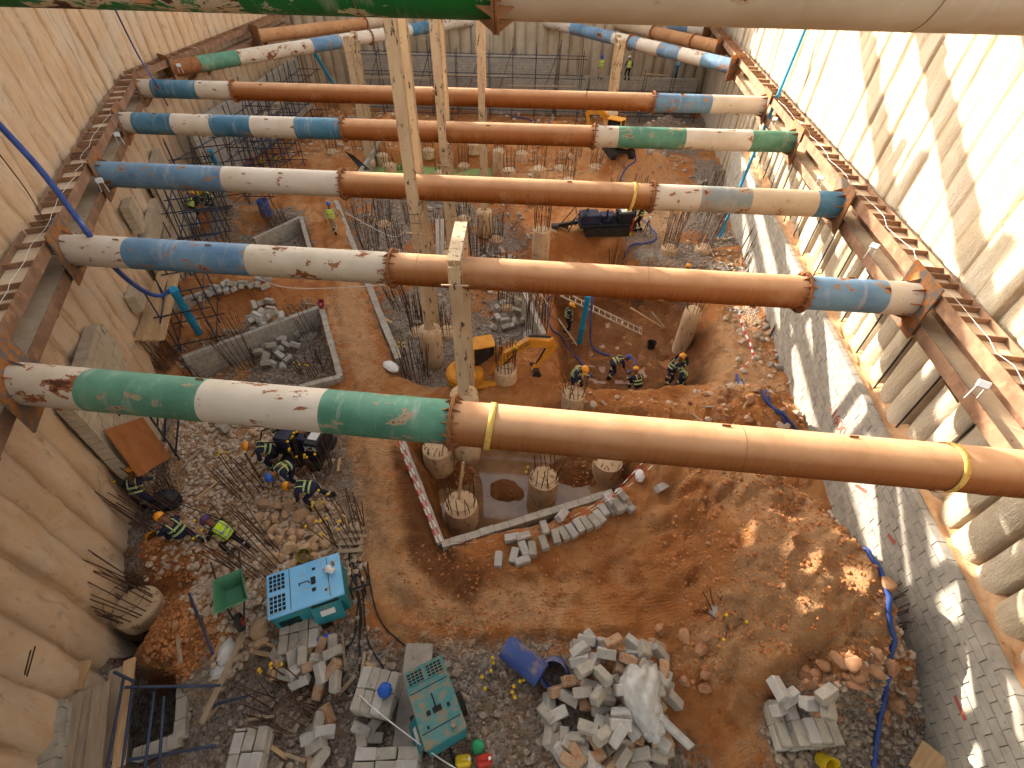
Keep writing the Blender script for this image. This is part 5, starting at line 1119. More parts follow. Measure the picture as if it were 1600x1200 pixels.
def generator(label,c,rz,l,w_,h,top,side,cut=False,grx=(0.02,.24),pitch=0):
    t=thing('generator',label,'generator',c,rz); t.rotation_euler=(0,0,rz)
    z0=.32; b=MB(); b.bbox((0,0,z0+h*.42),(l,w_,h*.84),.03); bd=b.build('housing',M[side],t)
    b=MB(); b.bbox((0,0,z0+h*.84+.045),(l+.05,w_+.05,.085),.025); b.build('canopy_roof',M[top],t)
    zt=z0+h*.84+.092
    b=MB(); x0=-l/2+grx[0]*l;x1=-l/2+grx[1]*l; b.box(((x0+x1)/2,0,zt),(x1-x0,w_*.9,.012)); gr=b.build('roof_grille',M['grille'],t)
    b=MB(); n=4; m_=9
    for i in range(n+1): b.box((x0+(x1-x0)*i/n,0,zt+.011),(.016,w_*.9,.012))
    for j in range(m_+1): b.box(((x0+x1)/2,-w_*.45+w_*.9*j/m_,zt+.0125),(x1-x0,.014,.012))
    b.box(((x0+x1)/2,0,zt+.014),(x1-x0,.07,.014)); b.build('grille_bars',M[top],gr)
    for k,(x,y,sx_,sy_) in enumerate([(.12,.02,.1,.22),(.12,-.2,.08,.1),(.14,.3,.07,.07),(.28,-.3,.05,.05)]): b=MB(); b.box((x*l,y*w_,zt+.002),(sx_,sy_*.8,.012)); b.build('roof_slot',M['grille'],t)
    b=MB()
    for x in (-.2,.33): b.box((x*l,0,zt-.001),(.012,w_*.98,.006))
    b.build('panel_seam',M['grille'],t)
    for x in (.08,.38): b=MB(); b.tube((x*l-.05,-w_/2-.02,z0+h*.8),(x*l+.05,-w_/2-.02,z0+h*.8),.02,n=8); b.build('hinge',M['scafblk'],t)
    b=MB(); b.tube((l*.42,w_*.25,zt),(l*.42,w_*.25,zt+.12),.035,n=10); b.build('exhaust_stub',M['rust'],t)
    # side louvres, door ajar, plate
    b=MB()
    for k in range(6): b.box((-l*.3,-w_/2-.008,z0+.18+k*.07),(l*.28,.018,.028))
    b.build('side_louvre',M['grille'],t)
    b=MB(); b.bbox((l*.22,-w_/2-.09,z0+h*.45),(l*.42,.03,h*.6),.008,eul(rad(-22),0,0)); d=b.build('side_door',M[side],t)
    b=MB(); b.box((l*.22,-w_/2-.108,z0+h*.48),(l*.2,.008,h*.16),eul(rad(-22),0,0)); b.build('rating_plate',M['label'],d)
    b=MB(); b.box((l*.22,-w_/2+.0,z0+h*.5),(l*.38,.03,h*.5)); b.build('engine_bay',M['grille'],t)
    b=MB(); b.box((0,0,.25),(l*.95,w_*.6,.1)); b.path([(l/2,0,.25),(l/2+.5,0,.22)],.03,8); b.build('trailer_frame',M['black'],t)
    for k in (-1,1):
        b=MB(); b.tube((l*.05,k*(w_/2+.02),.24),(l*.05,k*(w_/2+.16),.24),.24,n=20); wh=b.build('wheel',M['rubber'],t,auto=40)
        b=MB(); b.tube((l*.05,k*(w_/2+.15),.24),(l*.05,k*(w_/2+.168),.24),.13,n=16); b.build('wheel_rim',M['scafblk'],wh,auto=40)
    b=MB(); b.path([(-.1,0,zt-.01),(-.1,0,zt+.09),(.1,0,zt+.09),(.1,0,zt-.01)],.014,6); b.build('lifting_eye',M['black'],t)
    return t
def from_roof(pl,pr,z):
    a=Z(*pl,z);b_=Z(*pr,z); return (a+b_)/2,math.atan2((b_-a).y,(b_-a).x),(b_-a).length
c,rz,l=from_roof((419,933),(532,895),-4.75); c.z=-5.95
generator('sky blue generator on wheels with black grille at its left end',c,rz,l,.98,.98,'skyb','teal')
b=MB(); b.path([(0,0,0),(.08,.03,.05),(.18,-.02,.02),(.24,.06,.0)],[.06,.09,.07,.02],10); o=b.build('cloth_rag',M['white'],loc=Z(508,893,-4.7)+Vector((0,0,.06)),smooth=True); tag(o,'crumpled white rag lying on the sky blue generator roof','rag')
c,rz,l=from_roof((660,1040),(697,1154),-4.75); c.z=-5.95
generator('dirty teal generator at the bottom middle with worn dusty roof',c,rz,l,.78,.98,'tealdirty','teal',grx=(.03,.2))
b=MB(); b.bbox((0,0,0),(.62,2.3,.14),.02); o=b.build('concrete_slab',M['rockg'],loc=G(650,1100)+Vector((-.05,0,.03)),rot=(0,0,.03)); tag(o,'flat grey concrete slab under the left side of the teal generator','slab')
# wheelbarrow
p=G(375,940); t=thing('wheelbarrow','green wheelbarrow tipped beside the sky blue generator, orange-hubbed wheel','wheelbarrow',p,rad(-60))
b=MB(); n=0
tp=[(-.4,-.3,.62),(.42,-.34,.62),(.42,.34,.62),(-.4,.3,.62)]; bt=[(-.2,-.18,.3),(.2,-.2,.3),(.2,.2,.3),(-.2,.18,.3)]
b.v=[Vector(v) for v in tp+bt+[(x*.93,y*.93,z) for x,y,z in tp]+[(x*.9,y*.9,z+.03) for x,y,z in bt]]
for i in range(4): j=(i+1)%4; b._f((4+i,4+j,j,i),(8+i,8+j,12+j,12+i),(i,j,8+j,8+i))
b._f((7,6,5,4),(12,13,14,15)); b.build('tray',M['green'],t)
b=MB(); b.tube((.62,-.05,.2),(.62,.05,.2),.2,n=20); wh=b.build('wheel',M['rubber'],t,auto=40); b=MB(); b.tube((.62,-.06,.2),(.62,.06,.2),.1,n=14); b.build('wheel_hub',M['redo'] if 'redo' in M else M['red'],wh,auto=40)
for k in (-1,1): b=MB(); b.path([(.62,k*.08,.2),(.1,k*.2,.3),(-.3,k*.25,.45),(-.9,k*.3,.6)],.02,8); b.build('handle',M['scafblk'],t,smooth=True)
# drums, buckets, cans
def drum(label,loc,rot,r,h,mat,open_=True,cat='drum',name='drum'):
    t=thing(name,label,cat,loc); t.rotation_euler=rot; b=MB(); prof=[(r*.97,0),(r,.03),(r,h*.3),(r*1.035,h*.33),(r,h*.36),(r,h*.63),(r*1.035,h*.66),(r,h*.69),(r,h-.02),(r*.94,h)]
    prof=[(0,0.001)]+prof+([(r*.9,h-.03),(r*.9,.05),(0,.05)] if open_ else [(r*.9,h-.015),(0,h-.015)]); b.lathe((0,0,0),prof,24); b.build('shell',mat,t,auto=40); return t
M['bdr']=basic('scuffed_blue_steel','33467c','46598e',1.2,.75,.2,.003,'8f7a6c',.5,th2=.2)
p=Z(790,1010,-5.35); drum('long scuffed blue drum lying beside the yellow-capped ring of bars',p,(0,rad(90),rad(-35)),.26,.95,M['bdr'],False)
p=Z(868,1047,-5.9); drum('open blue drum tilted at the left of the block heap',p,(rad(25),rad(-10),0),.3,.62,M['bdr'])
p=G(418,338); drum('blue barrel standing in the upper left basin corner',p,(0,0,0),.3,.85,M['bdr'])
def bucket(label,px,py,r,h,mat,rot=(0,0,0),z=None):
    p=G(px,py) if z is None else Z(px,py,z); t=thing('bucket',label,'bucket',p); t.rotation_euler=rot; b=MB(); b.lathe((0,0,0),[(0,0),(r*.75,0),(r,h),(r*1.06,h),(r*1.06,h-.03),(r*1.0,h-.03),(r*.96,h-.01),(r*.72,.02),(0,.02)],18); b.build('pail',mat,t,auto=40)
    b=MB(); b.path([(math.cos(a)*r*1.05,0.02+math.sin(a)*r*.25,h-.02+math.sin(a)*.12) for a in [math.pi*i/8 for i in range(9)]],.006,5); b.build('bucket_handle',M['scafblk'],t); return t
bucket('red and white bucket standing on the basin wall end by the haul track',503,480,.15,.3,basic('red_white_tub','8c2430','a8404a',3,.5,0,c2='c9b8b0',th=.55),z=-5.65)
bucket('yellow bucket at the right of the neat block stack',1281,1185,.17,.3,M['yelp'],(rad(40),0,.3)); bucket('yellow-green bucket lying between boulders above the sky blue generator',478,870,.16,.3,basic('olive_tub','8f8a20','a59c2c',4,.6,.1),(rad(20),rad(10),0))
bucket('small yellow bucket left of the sand heap in the far basin',412,258,.2,.3,M['yelp']); bucket('second small yellow bucket left of the sand heap in the far basin',429,252,.2,.3,M['yelp']); bucket('dark rubber pail in the red pit floor',1016,545,.2,.35,M['rubber'])
bucket('yellow pail knocked over by the kneeling worker at the left wall',235,840,.17,.32,basic('orange_tub','c9860c','dd9a18',4,.5,0),(rad(60),0,1.2)); bucket('yellow ball-like tub in front of the black drilling rig',983,368,.13,.22,M['yelp'])
def jerry(label,px,py,mat,rz,z=None,tilt=0):
    p=G(px,py) if z is None else Z(px,py,z); t=thing('jerrycan',label,'jerrycan',p); t.rotation_euler=(tilt,0,rz); b=MB(); b.bbox((0,0,.17),(.3,.18,.32),.04); b.build('can_body',mat,t,auto=30); b=MB(); b.path([(-.08,0,.32),(-.07,0,.385),(.05,0,.385),(.06,0,.32)],.018,6); b.build('grip',mat,t,smooth=True); b=MB(); b.tube((.1,0,.32),(.11,0,.38),.03,n=10); b.build('screw_cap',M['label'],t); return t
jerry('red jerrycan standing at the bottom edge right of the teal generator',757,1192,M['red'],.2); jerry('yellow jerrycan beside the red one at the bottom edge',725,1192,M['yelp'],.1); 
M['lgreen']=basic('light_green_plastic','2fa06a','46b47e',4,.5,0)
b=MB(); b.ball((0,0,0),.13,12,(1,1,.7)); o=b.build('green_bag',M['lgreen'],loc=G(747,1168)+Vector((0,0,.07)),smooth=True); tag(o,'small bright green bag above the red jerrycan','bag')
def crumple(label,loc,s,mat,seed,name='plastic_bag',cat='bag'):
    bm=bmesh.new(); bmesh.ops.create_icosphere(bm,subdivisions=4,radius=.5); rr_=random.Random(seed); dirs=[(Vector((rr_.gauss(0,1),rr_.gauss(0,1),rr_.gauss(0,1))).normalized(),rr_.uniform(8,22),rr_.uniform(0,6)) for _ in range(9)]
    for v in bm.verts:
        k=sum(abs(math.sin(v.co.dot(d)*f+p)) for d,f,p in dirs)/9; v.co*=.62+.7*k
        v.co=Vector((v.co.x*s[0],v.co.y*s[1],max(v.co.z,-.3)*s[2]))
    me=bpy.data.meshes.new(name); bm.to_mesh(me); bm.free(); me.materials.append(mat); me.polygons.foreach_set('use_smooth',[True]*len(me.polygons)); o=bpy.data.objects.new(name,me); COL.objects.link(o); o.location=loc; o.rotation_euler=(0,0,rr_.uniform(0,6)); return tag(o,label,cat)
crumple('crumpled white plastic bag on soil beside the haul-track wall under the second strut',G(612,577)+Vector((0,0,.12)),(.7,.4,.2),M['white'],1)
crumple('small white bag tied at the tape by the flooded pit',G(998,748)+Vector((0,0,.1)),(.4,.25,.18),M['white'],2)
crumple('grey-white plastic sheet bundle between the two bending workers',G(452,742)+Vector((0,0,.15)),(.9,.45,.22),M['white'],3,'plastic_sheet','sheet')
crumple('torn white plastic litter below the brown soil heap at left',G(355,1020)+Vector((0,0,.06)),(.5,.3,.2),M['white'],4); crumple('torn plastic scrap with red print at the left of the shaft',G(348,1050)+Vector((0,0,.06)),(.3,.4,.15),M['white'],5)
crumple('blue cement bag bundle on top of the middle block pallet',Z(601,1078,-5.08),(.26,.26,.22),M['bluep'],6); crumple('black tarpaulin heap by the left wall workers',G(262,787)+Vector((0,0,.1)),(.75,.65,.5),M['black'],7,'tarpaulin','tarpaulin')
crumple('purple-grey cloth bundle below the rusty sheet corner',G(236,745)+Vector((0,0,.4)),(.55,.45,.4),basic('purple_cloth','5f4f7a','75648c',6,.8,.2),8,'cloth_bundle','cloth')
crumple('blue clamp bag left on the tilted block pallet',Z(508,997,-5.4),(.35,.15,.15),M['bluep'],9)
# translucent sheet over the heap
b=MB(); pl=[(1000,1042,.75),(1022,1048,.6)]; NXs,NYs=12,34
ctr=[(1003,1040),(1000,1070),(1003,1100),(1012,1130),(1025,1163)]; wid=[22,34,30,24,14]
for j in range(NYs+1):
    f=j/NYs*(len(ctr)-1); k=min(int(f),len(ctr)-2); f-=k; cx_=ctr[k][0]*(1-f)+ctr[k+1][0]*f; cy_=ctr[k][1]*(1-f)+ctr[k+1][1]*f; ww=wid[k]*(1-f)+wid[k+1]*f
    for i in range(NXs+1):
        u=(i/NXs-.5)*2; px=cx_+u*ww; py=cy_-abs(u)*4; z=-4.66-abs(u)**3*.28-(j/NYs)**3*.5-.25*max(0,.12-j/NYs)/.12; q=Z(px,py,z); q+=Vector((0,0,.045*math.sin(u*7+j*.35)+.03*math.sin(u*13-j*.5))); b.v.append(q)
for j in range(NYs):
    for i in range(NXs): n=j*(NXs+1)+i; b._f((n,n+1,n+NXs+2,n+NXs+1))
n=len(b.v)
for j in range(13):
    for i in range(3): q=Z(1028+j*4.4+(i-1)*6,1118+j*4.2-(i-1)*4,-4.9-j*.055+.02*math.sin(j+i*2)); b.v.append(q)
for j in range(12):
    for i in range(2): m_=n+j*3+i; b._f((m_,m_+1,m_+4,m_+3))
t=NT('milky_plastic'); t.p.inputs['Alpha'].default_value=.86; M['milky']=t.fin(t.mix(t.ramp(t.noise(t.co('O'),5,5),.35,.65),rgb('b5b3ac'),rgb('cfcdc6')),.35,0,.4)
o=b.build('plastic_sheet',M['milky'],smooth=True); sm=o.modifiers.new('t','SOLIDIFY'); sm.thickness=.004; tag(o,'milky plastic sheet draped over the right side of the big block heap','sheet')
# floodlights
def flood(label,p,face,s=.2):
    t=thing('floodlight',label,'floodlight',p); z=Vector(face).normalized(); q=z.to_track_quat('Z','Y').to_matrix(); b=MB(); b.bbox((0,0,0),(s,s*.75,.05),.012,q); h=b.build('lamp_housing',M['label'],t); b=MB(); b.box(q@Vector((0,0,.029)),(s*.85,s*.6,.008),q); b.build('lens',M['lens'],h)
    for k in (-1,1): b=MB(); b.tube(q@Vector((k*s*.3,0,-.02)),Vector((k*.12,.0,-.35)),.012,n=6); b.build('bracket',M['label'],t)
M['lens']=basic('lamp_lens','b5babd','c4c9cc',3,.15,0,spec=.6)
flood('white floodlight clipped to the right waler near the nearest strut',Z(1531,607,.05)+Vector((0,0,.1)),(-.5,-.7,.8)); flood('white floodlight on the right waler between the second and third struts',Z(1364,390,.0)+Vector((0,0,.1)),(-.6,-.6,.7)); flood('white floodlight on the right waler near the fourth strut',Z(1283,278,.1),(-.6,-.6,.7)); flood('small white floodlight on the right waler beside the cyan pipe',Z(1211,186,.2),(-.6,-.6,.7))
flood('floodlight at the left waler beside the blue strut end',Z(155,282,.1),(.5,-.8,.4)); flood('floodlight at the left waler beside the teal banded strut',Z(182,210,.1),(.5,-.8,.4)); flood('floodlight on the far left waler above the blue strut',Z(279,102,.2),(.5,-.8,.4))
for k,(s0,s1,sd,lab) in enumerate([(-3,16,'L','white power cable looping along the left waler'),(1,20,'R','thin white power cable lying along the right waler')]):
    pts=[];s=s0;rr_=random.Random(k)
    fn=lineL if sd=='L' else lineR
    while s<s1: pts.append(fn(s,rr_.uniform(.08,.3))+Vector((0,0,.49+rr_.uniform(-.0,.05)))); s+=rr_.uniform(.3,.7)
    b=MB(); b.path(pts,.006,5); o=b.build('power_cable',M['white'],smooth=True); tag(o,lab,'cable')
# red sacks, trays, pallets etc.
for k in range(9):
    b=MB(); b.bbox((0,0,0),(.6,.38,.16),.06); o=b.build('sack',M['sack'] if 'sack' in M else M.setdefault('sack',basic('red_patterned_sack','a54034','c0604c',9,.7,.3,.01,'d8c4a8',.55)),loc=G(377,262)+Vector(((k%3-1)*.62,(k//3%3-1)*.4*(1 if k<9 else 0),.1+.16*(k//3))),rot=(0,0,.2+R.uniform(-.1,.1)),auto=40); tag(o,'red patterned sack in the pile left of the far basin','sack','red sacks piled at the far left')
# skip tray with stones
p=G(460,725); t=thing('steel_tray','rusty open steel tray holding stones above the bending workers','tray',p+Vector((0,0,.05)),rad(-25)); b=MB(); b.box((0,0,.03),(1.25,.75,.03)); b.build('tray_floor',M['rust'],t); b=MB(); 
for a in ((0,.375,1.25,.04),(0,-.375,1.25,.04)): b.box((a[0],a[1],.18),(a[2],a[3],.3))
b.build('tray_side',M['rust'],t); b=MB()
for x in (-.63,.63): b.box((x,0,.18),(.04,.79,.3))
b.build('tray_end',M['rust'],t)
for k in range(5): o=bpy.data.objects.new('rock',R.choice(RM['rock'])); COL.objects.link(o); o.location=p+rotz(rad(-25))@Vector((-.35+k*.18,R.uniform(-.18,.18),.22)); s=.3; o.scale=(s,s,s); o.rotation_euler=(R.random(),R.random(),R.random()*6); tag(o,'stone lying inside the rusty steel tray','rock','stones in the steel tray')
for j,(px,py,n) in enumerate([(875,352,6),(560,265,7)]):
    for k in range(n):
        a=Z(px-12+k*1.5,py+3-k*.8,-5.75+.05*(k%2)); c=Z(px+13,py+k*1.2,-5.75+.05*(k%2)) if j==0 else Z(px-20+k*2,py-28+k,-5.2)
        if j==1: a=Z(px+5+k*2,py,-5.8)
        tubeobj('brown pole in the bundle left of the black drilling rig' if j==0 else 'black tube in the bundle leaning beside the haul-track wall',a,c,'rebar' if j==0 else 'scafblk',.035,group='bundled poles by the rig' if j==0 else 'bundled tubes by the wall')
# pallet fragments at the rebar clump, tripod
t=thing('wooden_pallet','small broken pallet standing in the rebar clump by the haul track','pallet',G(552,850)+Vector((0,0,.1)),.1)
for k in range(4): b=MB(); b.box((0,-.3+k*.2,.08),(.6,.1,.03)); b.build('board',M['woodg'],t)
for k in (-1,1): b=MB(); b.box((k*.25,0,.03),(.08,.7,.07)); b.build('bearer',M['woodg'],t)
t=thing('tripod','small dark tripod standing on soil near the blue hose and rig','tripod',G(1009,368))
for k in range(3): a=2.1*k; b=MB(); b.tube((math.cos(a)*.25,math.sin(a)*.25,0),(0,0,.85),.018,n=6); b.build('leg',M['black'],t)
b=MB(); b.bbox((0,0,.93),(.14,.14,.16),.02); b.build('instrument_head',M['label'],t)
# scraps of timber and litter
rr_=random.Random(99)
for poly,n,lab in (([(280,1000),(620,960),(620,1200),(300,1200)],16,'small timber offcut on the dirt among the bottom pallets'),([(300,660),(540,660),(560,860),(300,860)],12,'small timber offcut in the rubble round the bending workers'),([(880,620),(1230,620),(1230,720),(1000,740)],8,'small timber offcut on the soil bank by the nearest strut'),([(700,250),(1000,250),(1000,400),(700,400)],14,'small timber offcut on the far floor behind the second strut')):
    for px,py in pxscatter(poly,n,rr_,18):
        p=G(px,py); b=MB(); b.bbox((0,0,0),(rr_.uniform(.3,.9),rr_.uniform(.05,.11),.03),.004); o=b.build('timber_offcut',M[rr_.choice(['wood','woodg'])],loc=p+Vector((0,0,.08)),rot=(rr_.uniform(-.15,.15),rr_.uniform(-.15,.15),rr_.uniform(0,3.1))); tag(o,lab,'timber offcut',lab)
stack(1262,1150,1,4,3,rad(92),'grey block in the right column of the neat stack',.2,seed=15,pallet=False)
heap([(1190,1090),(1265,1090),(1270,1120),(1190,1120)],6,.55,'grey block lying loose on top of the neat stack',46,(1230,1105),1.,0,14,lift=.25)

# dark joint strips between some of the lower right piles
wr=[o for o in bpy.data.objects if o.name.startswith('piled_wall') and 'right' in o['label']][0]
q=Matrix((dR,nR,Vector((0,0,1)))).transposed()
for k in range(12,40,2):
    s_=-6.5+.74*k; c=lineR(s_,WALLO+.07); b=MB(); b.box(c+Vector((0,0,-1.85)),(.035,.03,2.7),q); b.build('joint_strip',M['black'],wr)
# ------------------------------------------------------------ people
M['skin']=basic('brown_skin','6b4630','7d5439',6,.6,.05,.001); M['navy']=basic('navy_coverall','1b1d33','272a44',6,.85,.4,.008,'3a3340',.6); M['darkcl']=basic('black_work_clothes','17171b','232329',6,.85,.4,.008); M['boot']=basic('work_boot','1a1614','2a2420',6,.7,.1)
M['hv']=basic('hi_vis_yellow','b8d818','c8e830',5,.6,.2,.004); M['refl']=basic('reflective_lime_strip','a5b870','b9cc88',5,.4,0); M['reflg']=basic('reflective_grey_strip','8f959a','a5aab0',5,.35,0); M['helY']=basic('yellow_helmet','d88a0c','e89a18',3,.35,0,spec=.5); M['helB']=basic('blue_helmet','1c4fae','2860c4',3,.35,0,spec=.5); M['helC']=basic('purple_blue_cap','3a3f7c','6a3c56',3,.8,0); M['helW']=basic('white_helmet','c9ccd0','dadcdf',3,.35,0)
M['khaki']=basic('khaki_work_clothes','9a8a6a','b09e7c',6,.85,.3,.008); M['eye']=basic('dark_eye','0d0a08','15110e',3,.3,0); M['lip']=basic('lips','4f2c22','5a3428',3,.6,0)
def skin_mesh(name,chains,parent,mat,sub=1):
    """chains: list of (parent_index or None, [(pos, radius)...]); returns one continuous skinned mesh"""
    V=[];E=[];Rr=[];idx={}
    for key,par,pts in chains:
        prev=idx[par] if par is not None else None
        for i,(p,r) in enumerate(pts):
            V.append(tuple(p));Rr.append(r); n=len(V)-1
            if prev is not None: E.append((prev,n))
            prev=n; idx[(key,i)]=n
    me=bpy.data.meshes.new('s'); me.from_pydata(V,E,[]); o=bpy.data.objects.new('s',me); COL.objects.link(o)
    m_=o.modifiers.new('skin','SKIN'); m_.use_smooth_shade=True; me.skin_vertices if me.skin_vertices else None
    if not me.skin_vertices: 
        bm=bmesh.new(); bm.from_mesh(me); bm.verts.layers.skin.verify(); bm.to_mesh(me); bm.free()
    for i,r in enumerate(Rr):
        rr=r if isinstance(r,tuple) else (r,r); me.skin_vertices[0].data[i].radius=rr; me.skin_vertices[0].data[i].use_root=(i==0)
    if sub: s_=o.modifiers.new('sub','SUBSURF'); s_.levels=sub; s_.render_levels=sub
    dg=bpy.context.evaluated_depsgraph_get(); dg.update(); m2=bpy.data.meshes.new_from_object(o.evaluated_get(dg)); bpy.data.objects.remove(o)
    m2.name=name; m2.materials.clear(); m2.materials.append(mat); m2.polygons.foreach_set('use_smooth',[True]*len(m2.polygons)); n=bpy.data.objects.new(name,m2); COL.objects.link(n); n.parent=parent; return n
def rotv(v,pitch,roll=0): # v in body frame (x right, y forward, z up) pitched forward
    c,s=math.cos(pitch),math.sin(pitch); v=Vector(v); return Vector((v.x,v.y*c+v.z*s,-v.y*s+v.z*c))
def person(label,loc,rz,pose,helmet='helY',cloth='navy',vest='strips',name='person',H_=1.66,extra=None,group=None,hold=None):
    """pose: lean (deg), hip height, legs ((fwd,side,footz) x2), arms ((fwd,side,down) hand targets relative to the shoulders) , head pitch"""
    s=H_/1.72; t=thing(name,label,'person',loc,rz,group); lean=rad(pose.get('lean',5)); hh=pose.get('hip',.92)
    hip=Vector((0,0,hh)); 
    def T(v): return hip+rotv(v,lean)
    neck=T((0,0,.50)); hp=lean+rad(pose.get('head',0)); 
    def Hd(v): return neck+rotv(v,hp)
    body=[('torso',None,[(hip,(.15,.11)),(T((0,0,.16)),(.14,.105)),(T((0,0,.34)),(.17,.12)),(T((0,0,.45)),(.13,.10))]),('neck',('torso',3),[(T((0,0,.53)),(.058,.06)),(Hd((0,.01,.11)),(.075,.085)),(Hd((0,.015,.19)),(.082,.098)),(Hd((0,.005,.26)),(.062,.075))]),('nose',('neck',1),[(Hd((0,.115,.13)),(.014,.014))])]
    suit=[('torso',None,[(hip,(.165,.125)),(T((0,0,.16)),(.155,.12)),(T((0,0,.34)),(.185,.135)),(T((0,0,.46)),(.13,.11)),(T((0,0,.505)),(.07,.07))])]
    arms=pose.get('arms',((.1,.12,-.52),(.1,.12,-.52))); legs=pose.get('legs',((.12,.02,0),(-.15,.02,0))); hands=[]
    for k,sg in ((0,-1),(1,1)):
        sh=T((sg*.19,0,.42)); a=arms[k]; tgt=sh+Vector((sg*a[1],a[0],a[2])); d=tgt-sh; L=d.length
        if L>.53: d*=.53/L; tgt=sh+d; L=.53
        h=math.sqrt(max(0,.275**2-(L/2)**2)); bend=Vector((sg*.7,-.5,-.4)); bend-=d.normalized()*bend.dot(d.normalized()); el_=sh+d/2+bend.normalized()*h; fa=(tgt-el_).normalized()
        body.append(('arm%d'%k,('torso',2),[(sh,(.052,.052)),((sh+el_)/2,(.046,.046)),(el_,(.038,.038)),((el_*.4+tgt*.6),(.034,.034)),(tgt,(.024,.026)),(tgt+fa*.05,(.034,.02))]))
        pr=fa.cross(Vector((sg,0,0.2))).normalized(); lt=fa.cross(pr).normalized(); palm=tgt+fa*.05
        for f in range(4):
            o_=lt*((f-1.5)*.02); ln=(.07,.08,.075,.06)[f]; body.append(('f%d%d'%(k,f),('arm%d'%k,5),[(palm+o_+fa*.035,(.009,.009)),(palm+o_*1.1+fa*(.035+ln*.5)+pr*.008,(.0085,.0085)),(palm+o_*1.1+fa*(.03+ln*.8)+pr*.03,(.008,.008))]))
        body.append(('th%d'%k,('arm%d'%k,5),[(palm-lt*.035*sg+fa*.01,(.01,.01)),(palm-lt*.05*sg+fa*.04+pr*.01,(.009,.009))]))
        suit.append(('arm%d'%k,('torso',2),[(sh,(.07,.07)),((sh+el_)/2,(.06,.06)),(el_,(.052,.052)),((el_*.5+tgt*.5),(.046,.046)),(el_*.08+tgt*.92,(.04,.04))])); hands.append((sh,el_,tgt))
        hj=hip+Vector((sg*.095,0,-.03)); g=legs[k]; ft=Vector((sg*(.09+g[1]),g[0],g[2]+.09)); d=ft-hj; L=d.length
        if L>.86: d*=.86/L; L=.86; ft=hj+d
        h=math.sqrt(max(0,.435**2-(L/2)**2)); bend=Vector((sg*.12,1,0.1)); bend-=d.normalized()*bend.dot(d.normalized()); kn=hj+d/2+bend.normalized()*h
        body.append(('leg%d'%k,('torso',0),[(hj,(.085,.085)),((hj+kn)/2,(.07,.07)),(kn,(.052,.055)),(kn*.55+ft*.45,(.05,.052)),(ft,(.034,.036)),(ft+Vector((0,.1,-.05)),(.038,.028))]))
        suit.append(('leg%d'%k,('torso',0),[(hj,(.105,.105)),((hj+kn)/2,(.09,.09)),(kn,(.072,.074)),(kn*.5+ft*.5,(.068,.07)),(kn*.06+ft*.94,(.058,.06))]))
        hands.append((hj,kn,ft))
    skin_mesh('body',body,t,M['skin']); skin_mesh('coverall',suit,t,M[cloth])
    for k in (1,3):
        ft=hands[k][2]; b=MB(); b.ball(ft+Vector((0,.05,-.035)),.085,12,(.62,1.6,.62)); b.tube(ft+Vector((0,-.01,-.02)),ft+Vector((0,-.01,.09)),.062,.055,12); b.build('boot',M['boot'],t,smooth=True)
    for sg in (-1,1): b=MB(); b.ball(Hd((sg*.032,.094,.165)),.011,6); b.build('eye',M['eye'],t,smooth=True); b=MB(); b.ball(Hd((sg*.088,.0,.15)),.03,8,(.4,.8,1)); b.build('ear',M['skin'],t,smooth=True)
    b=MB(); b.ball(Hd((0,.098,.088)),.022,8,(1,.3,.3)); b.build('mouth',M['lip'],t,smooth=True)
    qh=Matrix((Vector((1,0,0)),rotv((0,1,0),hp),rotv((0,0,1),hp))).transposed()
    if helmet:
        b=MB(); cc=Hd((0,.0,.2)); R_=.132
        prof=[(R_*1.02,-.01),(R_,.0),(R_*.985,.04),(R_*.88,.085),(R_*.62,.12),(R_*.3,.138),(0,.142)]; bb=len(b.v); b.lathe((0,0,0),prof,18)
        b.v=[cc+qh@Vector((v.x*.93,v.y*1.1,v.z)) for v in b.v]
        hel=b.build('helmet' if helmet!='helC' else 'cap',M[helmet],t,smooth=True)
        b=MB(); pts=[(.118*math.cos(a),.14*math.sin(a)+.045) for a in [math.pi*i/10 for i in range(11)]]; pts+=[(-.118,.02),(.118,.02)]; q2=qh@eul(rad(-8),0,0); b.prism(pts,.012,q2,cc+qh@Vector((0,.03,-.012))); b.build('brim',M[helmet],hel)
        if helmet!='helC': b=MB(); b.path([cc+qh@Vector((0,y,.145-2.6*y*y)) for y in (-.11,-.06,0,.06,.11)],.012,6); b.build('crest',M[helmet],hel,smooth=True)
    else:
        b=MB(); b.ball(Hd((0,-.015,.195)),.108,14,(.9,1.05,.9),qh); b.build('hair',M['eye'],t,smooth=True)
    def ring(c,ax,r1,r2,w_,mat,nm='reflective_strip'):
        b=MB(); ax=Vector(ax).normalized(); a=Vector((1,0,0)); a=(a-ax*a.dot(ax)); a=a.normalized() if a.length>.1 else Vector((0,1,0)); c2=ax.cross(a); q=Matrix((a,c2,ax)).transposed(); b.lathe((0,0,0),[(1,-w_/2),(1.03,-w_/2),(1.03,w_/2),(1,w_/2)],20)
        b.v=[Vector(c)+q@Vector((v.x*r1,v.y*r2,v.z)) for v in b.v]; return b.build(nm,M[mat],t,smooth=True)
    ax=rotv((0,0,1),lean); smat='refl' if vest=='strips' else 'reflg'
    if vest=='vest' or vest=='hv':
        b=MB(); prof=[(.0,.48,.05,.06),(0,.455,.16,.125),(0,.36,.212,.158),(0,.2,.192,.148),(0,.02,.195,.155)]; N=20; vv=[]
        for _,z,rx,ry in prof:
            for i in range(N): a=2*math.pi*i/N; vv.append(T((math.cos(a)*rx,math.sin(a)*ry,z)))
        b.v=vv
        for k in range(len(prof)-1):
            for i in range(N): j=(i+1)%N; b._f((k*N+i,(k+1)*N+i,(k+1)*N+j,k*N+j))
        b.build('vest',M['hv'],t,smooth=True)
